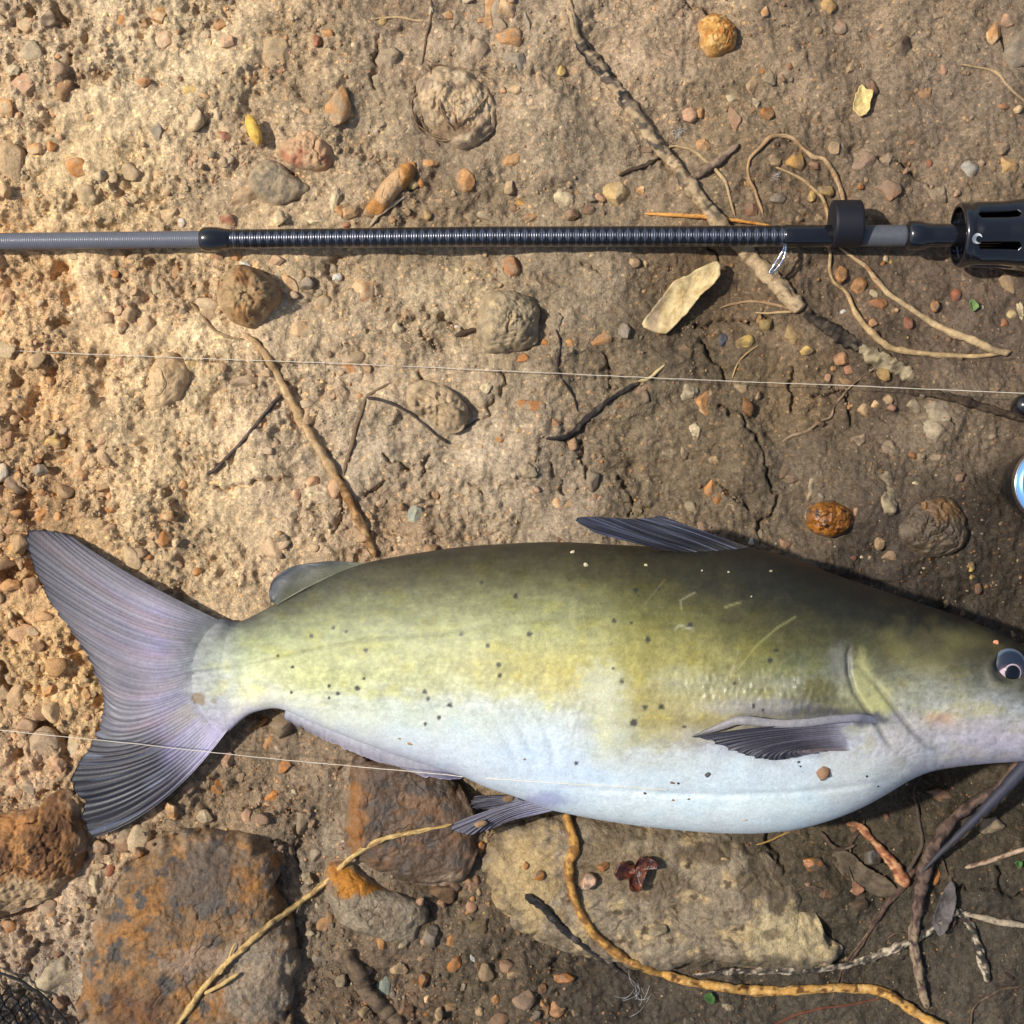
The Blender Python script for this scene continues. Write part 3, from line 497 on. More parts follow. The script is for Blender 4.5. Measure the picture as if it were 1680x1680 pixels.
def bark(base, *layers):
    """layers: (colour, u0, u1, threshold, seed): patches of another tone along a stretch"""
    def f(u, l, a):
        c = np.broadcast_to(alb(base), u.shape + (3,)).copy()
        for col, u0, u1, th, sd in layers:
            q = perlin2(l / 22, np.cos(a) * 1.2 + sd, sd) + 0.7 * perlin2(l / 8, np.sin(a) * 2 + sd, sd + 2)
            m = (sstep(th - 0.12, th + 0.12, q) * sstep(u0 - .02, u0 + .02, u) * (1 - sstep(u1 - .02, u1 + .02, u)))[..., None]
            c = c * (1 - m) + alb(col) * m
        return c * (1 + 0.16 * perlin2(l / 5, np.cos(a) * 3, 31) + 0.14 * perlin2(l / 40, np.sin(a) * 2, 33))[..., None]
    return f
def stick(name, label, cat, pts, wid, colf, group=None, **k):
    return tag(tube(name, pts, wid, colf, **k), label, cat, group)
TAN, STRAW, DK = (186, 158, 116), (206, 172, 112), (60, 52, 48)
s1 = stick('stick', 'long peeled grey and tan stick passing under the rod', 'stick', [(930, -25), (940, 30), (950, 68), (985, 112), (1030, 170), (1075, 235), (1110, 275), (1150, 330), (1215, 405), (1260, 450), (1315, 510)],
      [9, 12, 24, 26, 24, 22, 27, 28, 30, 30, 27], bark((184, 158, 122), ((48, 46, 46), 0.13, 0.35, -0.1, 2), ((104, 92, 78), 0.05, 0.7, 0.2, 5), ((140, 116, 86), 0.5, 1, 0.35, 7)), sides=16, step=2.5, sd=1, bump=0.2, lift=0.4)
stick('stick', 'dark rotten stick continuing from the end of the peeled stick', 'stick', [(1320, 512), (1360, 540), (1395, 560), (1425, 580)], [20, 30, 26, 14], bark((74, 64, 52), ((44, 38, 34), 0, 1, 0.0, 3), ((110, 96, 76), 0, 1, .35, 4)), lift=0.05, bump=0.4, sd=2, flat=0.6)
stick('bark_piece', 'grey flaking bark chunk right of the rotten stick', 'bark', [(1410, 568), (1440, 590), (1475, 605), (1505, 622)], [22, 34, 30, 22], bark((174, 156, 122), ((128, 112, 86), 0, 1, 0.1, 3), ((92, 80, 62), 0, 1, .45, 6)), lift=0.15, bump=0.4, sd=3, flat=0.5)
stick('stick', 'dark muddy root running to the blue reel', 'root', [(1490, 640), (1550, 650), (1610, 668), (1690, 690)], [14, 18, 16, 14], bark((84, 70, 54), ((58, 48, 38), 0, 1, 0.0, 3)), lift=0.0, bump=0.3, sd=4)
stick('twig', 'pale kinked rootlet beside the peeled stick above the rod', 'root', [(1088, 246), (1108, 240), (1135, 246), (1158, 264), (1180, 285), (1193, 305), (1198, 330), (1206, 355)], [4, 6, 6, 6, 7, 6, 5, 4], bark(TAN), sd=5)
stick('twig', 'dark crumpled twig left of the peeled stick above the rod', 'twig', [(1015, 288), (1035, 278), (1060, 270), (1085, 258), (1100, 244)], [5, 9, 7, 6, 4], bark((82, 66, 52)), bump=0.5, sd=6)
stick('stick', 'short grey stub crossing a pale rootlet near the peeled stick', 'stick', [(1130, 292), (1158, 278), (1185, 258), (1213, 236)], [10, 22, 14, 10], bark((150, 128, 104), ((112, 92, 76), 0, 1, .1, 3)), bump=.25, sd=7)
stick('root', 'looping tan root arching above the rod', 'root', [(1252, 352), (1240, 318), (1228, 288), (1230, 262), (1245, 245), (1266, 224), (1298, 226), (1318, 244), (1335, 258), (1352, 262), (1370, 288), (1380, 312), (1384, 332)], [5, 6, 6, 5, 6, 8, 8, 8, 7, 9, 9, 8, 8], bark((172, 138, 100), ((196, 166, 124), .5, 1, .1, 2)), sd=8, lift=1.0)
stick('root', 'thin kinked root running under the rod beside the rubber ring', 'root', [(1272, 274), (1310, 290), (1345, 320), (1357, 350), (1361, 410), (1364, 455), (1388, 480), (1405, 515), (1432, 548), (1470, 573), (1530, 581), (1600, 584), (1658, 577)], [4, 6, 7, 7, 6, 7, 9, 14, 12, 10, 9, 8, 9], bark((186, 156, 112), ((150, 118, 82), 0, .5, .2, 2)), sd=9, lift=0.8)
stick('root', 'straight pale root slanting down right from the rubber ring', 'root', [(1375, 406), (1420, 437), (1450, 475), (1500, 510), (1545, 538), (1590, 556), (1625, 572), (1655, 580)], [5, 8, 11, 10, 12, 14, 16, 12], bark((192, 164, 122), ((162, 120, 86), 0, .3, .0, 2)), sd=10, lift=0.7)
stick('straw', 'orange straw lying along the top of the rod', 'straw', [(1057, 350), (1110, 353), (1170, 357), (1215, 363), (1265, 370)], [5, 7, 8, 7, 4], bark((222, 160, 86), ((196, 120, 52), .3, 1, .2, 2)), sd=11, lift=1.6, wob=0.4)
st = stick('stick', 'brown stick leading down to the middle of the back', 'stick', [(400, 548), (425, 568), (450, 605), (468, 640), (490, 680), (515, 722), (545, 772), (575, 825), (597, 870), (616, 914)], [8, 13, 15, 16, 16, 17, 18, 18, 16, 15], bark((184, 150, 106), ((150, 108, 66), .65, 1, -.1, 2), ((198, 170, 128), .2, .6, .2, 4), ((112, 84, 58), .7, 1, .4, 6)), sd=12, bump=.14, lift=.75)
stick('twig', 'thin grey twig at the upper end of the brown stick', 'twig', [(298, 486), (320, 505), (345, 535), (372, 552), (402, 558)], [4, 6, 6, 5, 4], bark((150, 126, 94)), sd=13)
stick('twig', 'straight dark twig left of the brown stick', 'twig', [(338, 778), (352, 770), (372, 752), (408, 712), (440, 672), (466, 643)], [6, 7, 7, 7, 8, 6], bark((98, 84, 74), ((70, 60, 54), 0, 1, .1, 2)), sd=14, lift=1.1)
stick('twig', 'knobbly black twig below the line', 'twig', [(895, 720), (925, 718), (945, 706), (960, 690), (985, 668), (1020, 643), (1050, 628)], [5, 10, 11, 10, 10, 8, 6], bark((50, 44, 42), ((82, 72, 62), 0, 1, .35, 2)), sd=15, bump=.35, lift=.8)
stick('twig', 'cream peeled twig tip above the knobbly black twig', 'twig', [(1046, 626), (1065, 620), (1080, 608), (1092, 598)], [5, 6, 6, 4], bark((206, 182, 132)), sd=16)
stick('twig', 'thin black twig dropping past the line beside the round clod', 'twig', [(905, 528), (914, 545), (920, 565), (916, 590), (917, 612), (932, 636), (943, 655), (948, 676)], [5, 4, 4, 4, 4, 4, 4, 3], bark((54, 46, 42)), sd=17, lift=.8)
stick('twig', 'thin black twig right of the brown stick', 'twig', [(602, 652), (632, 658), (664, 672), (695, 695), (715, 712), (736, 728)], [7, 6, 6, 5, 5, 6], bark((74, 66, 60)), sd=18, lift=.9)
stick('root', 'half buried dark rootlet beside the brown stick', 'root', [(642, 628), (618, 640), (600, 655), (588, 690), (574, 740), (560, 790)], [4, 6, 8, 10, 8, 4], bark((128, 106, 82)), sd=19, lift=.2)
stick('root', 'golden curved root sweeping over the tan slab', 'root', [(928, 1335), (940, 1370), (942, 1395), (933, 1425), (942, 1475), (972, 1528), (1018, 1568), (1080, 1595), (1150, 1614), (1250, 1626), (1350, 1622), (1435, 1624), (1478, 1645), (1520, 1672), (1600, 1715)],
      [16, 20, 16, 15, 17, 16, 17, 17, 18, 17, 16, 18, 18, 18, 18], bark((194, 146, 78), ((140, 100, 56), 0, .35, -.15, 2), ((214, 172, 106), .4, 1, .25, 4), ((104, 72, 40), .3, 1, .42, 6)), sd=20, lift=.7, sides=14, step=2.5, bump=.1)
straw = empty('straw', 'forked pale straw stalk lying across the large rust brown rock', 'straw')
tube('stalk', [(285, 1690), (345, 1608), (400, 1555), (445, 1515), (500, 1475), (545, 1438), (575, 1408), (620, 1380), (675, 1366), (742, 1352)], [9, 11, 10, 11, 10, 10, 9, 10, 9, 4], bark(STRAW, ((150, 120, 76), 0, 1, .2, 2)), parent=straw, sd=21, lift=1.4, sm=14)
tube('branch', [(360, 1600), (372, 1580), (386, 1547)], [6, 6, 3], bark(STRAW), parent=straw, sd=22, lift=3)
tube('branch', [(335, 1630), (362, 1616), (392, 1597)], [7, 8, 6], bark(STRAW), parent=straw, sd=23, lift=2.4)
stick('root', 'thick grey brown root entering from the bottom edge', 'root', [(566, 1560), (585, 1590), (605, 1630), (640, 1665), (680, 1710)], [24, 34, 32, 30, 30], bark((112, 94, 74), ((84, 70, 56), 0, 1, .1, 2)), sd=24, lift=.3, sides=16)
fr = empty('root', 'forked purple brown roots below the fish head', 'root')
tube('stem', [(1700, 1225), (1670, 1258), (1640, 1290), (1595, 1318), (1555, 1355), (1525, 1405), (1512, 1450), (1505, 1500), (1498, 1540), (1505, 1580), (1512, 1620), (1522, 1655)], [20, 20, 19, 19, 20, 24, 26, 24, 18, 18, 18, 12], bark((108, 88, 76), ((70, 56, 50), 0, 1, .1, 2), ((150, 130, 104), .72, 1, -.1, 4)), parent=fr, sd=25, lift=.8, sides=16)
tube('branch', [(1502, 1425), (1475, 1460), (1450, 1490), (1425, 1530), (1400, 1570), (1372, 1612)], [12, 11, 10, 8, 7, 4], bark((98, 76, 64), ((66, 52, 46), 0, 1, .1, 2)), parent=fr, sd=26)
tube('branch', [(1505, 1280), (1500, 1305), (1508, 1345), (1512, 1385), (1500, 1412), (1480, 1440)], [5, 6, 6, 7, 8, 6], bark((84, 72, 62)), parent=fr, sd=27)
sp = empty('stick', 'black and white speckled forked stick at the lower right', 'stick')
SPK = bark((60, 55, 50), ((192, 176, 150), 0, 1, .16, 2), ((120, 106, 90), 0, 1, .3, 5))
tube('main_stem', [(1135, 1602), (1180, 1595), (1240, 1592), (1300, 1592), (1345, 1590), (1400, 1580), (1450, 1562), (1490, 1545), (1535, 1520), (1572, 1492)], [8, 12, 14, 14, 13, 16, 16, 17, 18, 16], SPK, parent=sp, sd=28, bump=.3, sides=14, lift=.5)
tube('branch', [(1570, 1492), (1590, 1515), (1602, 1545), (1612, 1580), (1622, 1612)], [12, 14, 16, 16, 15], SPK, parent=sp, sd=29, bump=.2, sides=14)
tube('branch', [(1578, 1498), (1600, 1502), (1640, 1512), (1695, 1520)], [10, 13, 12, 11], bark((176, 158, 132), ((100, 86, 72), 0, 1, .4, 2)), parent=sp, sd=30)
stick('stick', 'pale broken stick poking in from the right edge', 'stick', [(1583, 1424), (1625, 1412), (1660, 1400), (1700, 1388)], [8, 9, 9, 9], bark((188, 160, 132), ((128, 98, 78), 0, 1, .15, 2)), sd=31, wob=.3)
stick('root', 'reddish root stub below the belly', 'root', [(1388, 1352), (1405, 1352), (1425, 1372), (1450, 1400), (1472, 1425), (1488, 1455)], [10, 14, 14, 18, 22, 18], bark((162, 108, 74), ((196, 146, 104), 0, 1, .1, 2), ((120, 72, 52), 0, 1, .35, 4)), sd=32, bump=.25)
stick('twig', 'black charred twig across the tan slab', 'twig', [(862, 1467), (890, 1488), (915, 1515), (940, 1537), (965, 1556), (1000, 1580), (1030, 1602)], [14, 15, 15, 16, 12, 10, 5], bark((46, 43, 42), ((80, 74, 70), 0, 1, .3, 2)), sd=33, bump=.3, lift=.5)
stick('root', 'thin dark red root under the golden root', 'root', [(1255, 1690), (1300, 1668), (1345, 1655), (1400, 1647), (1445, 1638)], [5, 6, 6, 5, 4], bark((104, 66, 50)), sd=34)
stick('twig', 'thin bent twig near the top right corner', 'twig', [(1577, 106), (1605, 111), (1634, 118), (1650, 138), (1668, 155), (1700, 182)], [4, 5, 6, 5, 5, 5], bark((176, 148, 110)), sd=35)
stick('root', 'hair thin dark root above the root covered clod', 'root', [(706, -10), (708, 20), (700, 60), (692, 108)], [3, 4, 4, 3], bark((104, 84, 64)), sd=36)
stick('straw', 'fine pale fibre near the top edge', 'straw', [(608, 32), (650, 28), (680, 33), (705, 34)], [3, 4, 4, 3], bark((196, 166, 122)), sd=37)
stick('root', 'sinuous grey rootlet below the line right of the cracked mud', 'root', [(1282, 726), (1300, 715), (1322, 708), (1345, 692), (1363, 684), (1370, 665), (1385, 645), (1410, 622), (1440, 600)], [4, 8, 5, 5, 5, 5, 4, 4, 4], bark((150, 126, 98), ((96, 76, 60), .5, 1, -.2, 2)), sd=38)
stick('straw', 'fine tan fibre curving above the line', 'straw', [(1201, 622), (1208, 600), (1222, 582), (1246, 566)], [3, 3, 3, 2], bark((186, 154, 106)), sd=39, lift=1.2)
stick('twig', 'thin forked tan twig at the lower end of the peeled stick', 'twig', [(1180, 506), (1205, 498), (1240, 494), (1270, 500), (1300, 508)], [3, 5, 5, 6, 5], bark((166, 134, 96)), sd=40)
stick('twig', 'short pale twig touching the end of the peeled stick', 'twig', [(1238, 512), (1268, 514), (1302, 510)], [3, 5, 6], bark((192, 160, 116)), sd=41)
stick('straw', 'grey blade of dry grass under the orange lozenge flake', 'straw', [(606, 372), (622, 352), (645, 335), (665, 322)], [4, 8, 8, 3], bark((176, 156, 128)), sd=42, flat=.3)
stick('straw', 'pale wood sliver below the left blank of the rod', 'straw', [(278, 424), (298, 415), (325, 408), (345, 404)], [6, 9, 10, 6], bark((214, 186, 138)), sd=43, flat=.4)
stick('twig', 'short brown twig lying under the tail stem', 'twig', [(408, 1200), (425, 1188), (440, 1176)], [8, 10, 7], bark((150, 112, 70)), sd=44)
stick('root', 'dark root lump in the sand right of the round clod', 'root', [(745, 552), (762, 546), (782, 540)], [6, 10, 6], bark((86, 68, 54)), sd=45, bump=.5)
stick('straw', 'thin straw in the shade under the belly', 'straw', [(1240, 1386), (1270, 1376), (1300, 1362)], [3, 4, 3], bark((168, 132, 72)), sd=46, lift=1.5)
for k, (P, wds, lab) in enumerate([([(1420, 1345), (1400, 1380), (1392, 1420), (1402, 1450)], [4, 5, 4, 3], 'thin dark rootlet bending down beside the reddish root stub'),
        ([(1488, 1450), (1465, 1478), (1438, 1500), (1420, 1535), (1385, 1585), (1365, 1640)], [6, 6, 5, 4, 4, 2], 'thin brown rootlet running parallel to the left fork of the roots'),
        ([(1300, 1458), (1325, 1456), (1352, 1462), (1368, 1470)], [3, 4, 4, 3], 'short dark rootlet ending at a brown pebble below the tan slab end'),
        ([(1450, 1545), (1470, 1532), (1490, 1540), (1480, 1556), (1460, 1552)], [3, 4, 4, 3, 2], 'small curled tendril left of the forked roots'),
        ([(1560, 1435), (1556, 1470), (1566, 1500), (1560, 1530)], [5, 8, 8, 4], 'dark splintered bark strip right of the forked roots'),
        ([(1530, 1395), (1548, 1418), (1556, 1440)], [4, 5, 3], 'short dark root spur right of the fork'),
        ([(1345, 1365), (1362, 1385), (1380, 1392), (1404, 1384)], [6, 8, 8, 5], 'crumpled dark root knot beside the tan slab'),
        ([(1590, 1690), (1600, 1650), (1640, 1625), (1690, 1618)], [3, 4, 4, 3], 'faint thin rootlet near the bottom right corner')]):
    stick('rootlet', lab, 'root', P, wds, bark((84, 68, 56), ((120, 100, 78), 0, 1, .3, 2)), group='thin rootlets around the forked roots', sd=80 + k, lift=1.5, sides=8, wob=3, bump=.3)
for k, (P, wds, lab) in enumerate([([(683, 150), (676, 175), (682, 200), (705, 220), (735, 228)], [3, 3, 3, 3, 2], 'root hair curling round the left of the grey clod'),
        ([(700, 105), (712, 130), (722, 160), (728, 190), (745, 215)], [3, 4, 4, 3, 3], 'root hair running down the middle of the grey clod'),
        ([(690, 190), (700, 215), (725, 232), (745, 230)], [2, 3, 3, 2], 'short root hair at the foot of the grey clod'),
        ([(700, 100), (725, 108), (760, 112), (800, 118)], [3, 3, 3, 2], 'root hair along the top of the grey clod'),
        ([(812, 150), (795, 165), (775, 185), (758, 205)], [2, 3, 3, 2], 'dark root hair on the right of the grey clod'),
        ([(678, 178), (684, 205), (700, 222)], [2, 3, 2], 'lowest left root hair of the grey clod')]):
    stick('root_hair', lab, 'root', P, wds, bark((136, 110, 84)), group='root hairs on the grey clod', sd=60 + k, lift=1.5, sides=6, wob=3)

# flat flakes with real thickness
def flake(name, label, cat, poly, colf, th=0.0016, lift=0.002, curl=0.002, mat=None, n=60, rings=10, sd=0):
    O = catmull(np.array(poly, float), n, True); O = O + 1.5 * np.stack([perlin2(O[:, 0] / 6, O[:, 1] / 6, sd), perlin2(O[:, 0] / 6, O[:, 1] / 6, sd + 1)], 1)
    c = O.mean(0); f = np.concatenate([[0.02], np.linspace(0.25, 0.97, rings), [1.0], np.linspace(0.97, 0.02, 4)]); top = len(f) - 5
    px = c[0] + (O[:, 0] - c[0])[None] * f[:, None]; py = c[1] + (O[:, 1] - c[1])[None] * f[:, None]
    z0 = float(np.max(rockz(O[::6, 0], O[::6, 1]))) * .5 + float(rockz(c[:1], c[1:])[0]) * .5 + lift
    zz = z0 + curl * (f[:, None] ** 2) + 0.0012 * fbm2(px / 22, py / 22, 3, sd)
    tt = np.where(np.arange(len(f)) <= top, th / 2, -th / 2); tt[top] = 0
    V = W(px, py, 0); V[..., 2] = zz + tt[:, None]
    return tag(mk(name, V, gridF(len(f), n, True)[:, ::-1], mat or M_LEAF, colf(px, py).reshape(-1, 3)), label, cat)
flake('bark_piece', 'pale cream bark piece just below the rod', 'bark', [(1052, 534), (1066, 512), (1085, 488), (1105, 464), (1130, 452), (1150, 440), (1176, 432), (1180, 450), (1168, 470), (1148, 486), (1132, 508), (1112, 530), (1090, 550), (1068, 546)], zone(mixcol((216, 190, 138), ((190, 160, 108), 14, .1, .5, 3)), (1072, 510, 16, 46, (160, 138, 112), .8)), th=.003, lift=.004, sd=3)
flake('leaf_flake', 'pale yellow leaf flake near the top right', 'leaf', [(1398, 170), (1404, 152), (1412, 140), (1418, 148), (1430, 152), (1427, 166), (1424, 184), (1412, 193), (1400, 186)], mixcol((220, 194, 130), ((204, 170, 104), 10, .1, .5, 3)), lift=.002, sd=5)
flake('leaf_scrap', 'green scrap of leaf right of the rod roots', 'leaf', [(1584, 498), (1592, 494), (1600, 504), (1598, 510), (1590, 512), (1588, 506)], mixcol((116, 140, 84)), n=24, rings=4, th=.0008, sd=6)
flake('leaf_scrap', 'green leaf scrap under the golden root', 'leaf', [(1155, 1630), (1166, 1626), (1172, 1636), (1168, 1644), (1158, 1640)], mixcol((66, 98, 50)), n=24, rings=4, th=.0008, sd=7)
flake('leaf_scrap', 'tiny green sprout leaf at the right edge', 'leaf', [(1660, 1412), (1668, 1408), (1674, 1414), (1668, 1420)], mixcol((76, 110, 56)), n=20, rings=3, th=.0008, sd=8)
flake('leaf_flake', 'grey curled leaf beneath the forked roots', 'leaf', [(1360, 1400), (1385, 1392), (1420, 1420), (1455, 1440), (1470, 1462), (1440, 1468), (1405, 1450), (1375, 1428)], mixcol((100, 86, 68), ((84, 71, 55), 14, 0, .5, 3)), lift=-.0005, sd=9)
flake('leaf_flake', 'purplish grey leaf wedged behind the forked roots', 'leaf', [(1525, 1500), (1540, 1460), (1556, 1440), (1562, 1470), (1552, 1510), (1535, 1530)], mixcol((104, 96, 92), ((84, 78, 74), 20, 0, .5, 3)), lift=.002, sd=10)
flake('leaf_scrap', 'dark red wet crumpled scrap lying on the tan slab', 'leaf', [(1005, 1420), (1018, 1402), (1035, 1410), (1046, 1396), (1068, 1398), (1076, 1412), (1058, 1418), (1052, 1434), (1046, 1450), (1030, 1448), (1026, 1430), (1012, 1434)], mixcol((74, 40, 28), ((112, 58, 30), 12, .0, .4, 3), ((44, 24, 22), 9, .2, .5, 5)), th=.003, lift=.003, curl=.004, mat=M_WET, sd=12)
r0 = np.random.default_rng(3)
grain = ICO[4][0] * np.array([11, 26, 11]); ca, sa = math.cos(math.radians(22)), math.sin(math.radians(22))
grain = np.stack([grain[:, 0] * ca - grain[:, 1] * sa, grain[:, 0] * sa + grain[:, 1] * ca, grain[:, 2]], 1)
grain *= (1 + .06 * noise3(grain, .12, 2))[:, None]
tag(mk('grain', grain * S + W(416, 213, float(hz(416, 213)) + .003), ICO[4][1], M_LEAF, alb((224, 180, 86)) * (1 + .5 * noise3(grain, .22, 5))[:, None]), 'bright yellow grain lying in the sand above the rod', 'grain')
def fluff(label, px, py, rad, n, sd):
    r = np.random.default_rng(sd); VV = []; FF = []; z0 = float(rockz(np.array([px]), np.array([py]))[0]); k = 0
    for i in range(n):
        a = r.uniform(0, 6.28); l = rad * r.uniform(.4, 1); c = r.uniform(-.5, .5); m = 7; t = np.linspace(0, 1, m)
        ox = r.normal() * rad * .3; oy = r.normal() * rad * .25; x = px + ox + np.cos(a + c * t) * l * t; y = py + oy + np.sin(a + c * t) * l * t
        z = z0 + .002 + .006 * np.sin(t * 2.6) * r.uniform(.3, 1)
        P = W(x, y, 0); P[:, 2] = z; b = np.array([-math.sin(a), -math.cos(a), 0]) * .00008; u = np.array([0, 0, .00009])
        V = np.stack([P + b, P - b, P + u], 1).reshape(-1, 3); VV.append(V); FF.append(gridF(m, 3, True) + k); k += len(V)
    tag(mk('down_fluff', np.concatenate(VV), np.concatenate(FF), M_WHITE), label, 'fluff')
fluff('white downy fluff beside the peeled stick', 1113, 216, 12, 22, 4)
fluff('white cobwebby fluff between charred twig and golden root', 1052, 1632, 30, 16, 5)
fluff('white feather wisp above the rod by the root loop', 1270, 292, 9, 12, 6)

# ------------------------------------------------------------------ the fish
fish = empty('catfish', 'large olive and white catfish lying on its side on the bank', 'fish')
TOP = np.array([(288, 1024), (305, 1018), (330, 1015), (350, 1017), (385, 1020), (420, 1008), (445, 994), (490, 970), (540, 943), (590, 926), (640, 915), (700, 905), (760, 897), (830, 892), (900, 889), (950, 890), (1000, 893), (1100, 897), (1200, 897), (1250, 903), (1300, 917), (1350, 936), (1400, 954), (1450, 970), (1500, 987), (1560, 1007), (1600, 1022), (1640, 1040), (1680, 1062), (1730, 1092), (1775, 1130), (1800, 1165), (1806, 1185)], float)
BOT = np.array([(288, 1190), (305, 1199), (330, 1204), (345, 1202), (360, 1197), (385, 1184), (410, 1171), (430, 1165), (462, 1163), (520, 1188), (580, 1212), (640, 1234), (700, 1254), (760, 1273), (800, 1291), (850, 1307), (900, 1325), (950, 1335), (1000, 1343), (1050, 1350), (1100, 1355), (1150, 1359), (1200, 1361), (1250, 1360), (1300, 1354), (1350, 1341), (1400, 1321), (1440, 1300), (1475, 1279), (1500, 1267), (1540, 1256), (1600, 1251), (1650, 1248), (1680, 1246), (1730, 1244), (1775, 1232), (1800, 1210), (1806, 1190)], float)
THK = np.array([(288, .5), (306, 2.2), (340, 8), (370, 17), (400, 29), (440, 43), (500, 58), (650, 88), (800, 112), (1000, 130), (1200, 136), (1400, 132), (1550, 124), (1680, 110), (1760, 82), (1800, 40), (1806, 10)], float)
NX, NTT, NTB = 740, 186, 24
fx = np.concatenate([np.linspace(288, 1700, NX - 60), np.linspace(1702, 1806, 60)])
def curve_at(P, x):
    Q = catmull(P, 800); return np.interp(x, Q[:, 0], Q[:, 1])
ft, fb_ = smooth1(curve_at(TOP, fx), 4), smooth1(curve_at(BOT, fx), 4); th = smooth1(np.interp(fx, THK[:, 0], THK[:, 1]), 6) * S
yc = (ft + fb_) / 2; fa = (fb_ - ft) / 2; zc = np.maximum(th * 0.97, 0.006) + 0.001; zc = zc + (np.maximum(zc, 0.0142) - zc) * sstep(430, 330, fx)
th_t = np.linspace(0, np.pi, NTT); th_b = np.linspace(np.pi, 2 * np.pi, NTB + 2)[1:-1]
cc = np.concatenate([np.cos(th_t), np.cos(th_b)]); ss = np.concatenate([np.sin(th_t), np.sin(th_b)])
PY = yc[:, None] - fa[:, None] * cc[None]
pw = np.sign(ss) * np.abs(ss) ** 0.92
PZ = zc[:, None] + th[:, None] * pw[None]
low = PZ < zc[:, None]; PZ = np.where(low, np.maximum(PZ, -0.002 + 0.1 * (PZ + 0.002)), PZ)
ZS = 0.046
zsil = np.minimum(zc, ZS)
FXX = fx[:, None] + 44 * cc[None] ** 2 * sstep(420, 288, fx)[:, None]
FV = W(FXX, PY, zsil[:, None] + 0 * PY); FV[..., 2] = PZ
def polydist(px, py, P):
    d = np.full(px.shape, 1e3); sgn = np.zeros(px.shape); tt = np.zeros(px.shape); m = len(P) - 1
    for i, (a, b) in enumerate(zip(P[:-1], P[1:])):
        a = np.array(a, float); b = np.array(b, float); v = b - a; t = np.clip(((px - a[0]) * v[0] + (py - a[1]) * v[1]) / (v @ v), 0, 1)
        dd = np.hypot(px - a[0] - t * v[0], py - a[1] - t * v[1]); s = np.sign(v[0] * (py - a[1]) - v[1] * (px - a[0]))
        k = dd < d; sgn = np.where(k, s, sgn); tt = np.where(k, (i + t) / m, tt); d = np.where(k, dd, d)
    return d, sgn, tt
topm = np.zeros((NX, NTT + NTB), bool); topm[:, :NTT] = True
QX, QY = proj(FV)
relief = np.zeros(QX.shape)
OPER = [(1398, 1052), (1391, 1075), (1393, 1105), (1402, 1135), (1420, 1163), (1440, 1190), (1455, 1215), (1470, 1238)]
d, s, t = polydist(QX, QY, OPER); relief -= 0.0020 * np.exp(-(d / 4) ** 2) * sstep(0, .15, t) * sstep(1, .8, t); relief += 0.0006 * np.exp(-(d / 16) ** 2) * (s < 0) * np.sin(np.pi * np.clip(t, .02, .98)) 
OP2 = [(1408, 1092), (1440, 1125), (1470, 1165), (1498, 1200), (1520, 1222), (1540, 1234)]
d, s, t = polydist(QX, QY, OP2); relief -= 0.0022 * np.exp(-(d / 4) ** 2) * np.sin(np.pi * np.clip(t * .9 + .06, 0, 1)); relief += 0.0008 * np.exp(-(d / 18) ** 2) * (s < 0) * np.sin(np.pi * np.clip(t, .02, .98))
KEEL = [(925, 1292), (1000, 1297), (1100, 1303), (1200, 1305), (1300, 1301), (1400, 1291), (1475, 1277)]
d, s, t = polydist(QX, QY, KEEL); relief -= 0.0012 * np.exp(-(d / 5) ** 2) * np.sin(np.pi * np.clip(t, .02, .98)) ** .5
for P, A, wd in ([(1160, 1130), (1240, 1142), (1310, 1150), (1370, 1165), (1420, 1180)], .0016, 20), ([(1300, 1122), (1340, 1118), (1375, 1128)], .0022, 14), ([(1310, 1160), (1370, 1172), (1432, 1200)], -.0022, 9):
    d, s, t = polydist(QX, QY, P); relief += A * np.exp(-(d / wd) ** 2) * np.sin(np.pi * np.clip(t, 0.02, .98)) ** .6
for P in ([(845, 1180), (865, 1215), (890, 1265)], [(815, 1190), (840, 1230), (860, 1275)], [(880, 1165), (905, 1220), (915, 1275)], [(780, 1200), (800, 1240), (830, 1285)]):
    d, s, t = polydist(QX, QY, P); relief -= .0011 * np.exp(-(d / 7) ** 2) * np.sin(np.pi * np.clip(t, .02, .98))
LATL = [(290, 1107), (350, 1100), (420, 1088), (520, 1066), (600, 1050), (720, 1040), (860, 1020), (1000, 1010), (1150, 1010)]
dl, sl, tl = polydist(QX, QY, LATL); relief -= .0004 * np.exp(-(dl / 3) ** 2)
eyed = np.hypot(QX - 1657, QY - 1094); relief += .0022 * np.exp(-((eyed - 34) / 9) ** 2) - .003 * sstep(30, 18, eyed)
slime = np.exp(-(np.hypot((QX - 1215) / 130, (QY - 1128) / 38)) ** 2) + .7 * np.exp(-(np.hypot((QX - 1345) / 50, (QY - 1150) / 34)) ** 2) + .4 * np.exp(-(np.hypot((QX - 930) / 70, (QY - 1190) / 60)) ** 2) + .6 * np.exp(-(np.hypot((QX - 1470) / 50, (QY - 1225) / 18)) ** 2)
relief += .0009 * fbm2(QX / 10 + .4 * QY / 10, QY / 4.5, 2, 86) * slime
relief += .0002 * fbm2(QX / 16, QY / 7, 3, 85) * sstep(345, 310, QX); relief += .0005 * fbm2(QX / 90, QY / 60, 2, 81) * sstep(330, 500, QX) + .00007 * fbm2(QX / 14, QY / 11, 2, 82) + 0.0006 * fbm2(QX / 30, QY / 22, 2, 84) * sstep(1420, 1500, QX) * sstep(1120, 1180, QY)
FV[..., 2] += relief * topm * np.clip(ss, 0, 1)[None] ** .5
QX, QY = proj(FV)
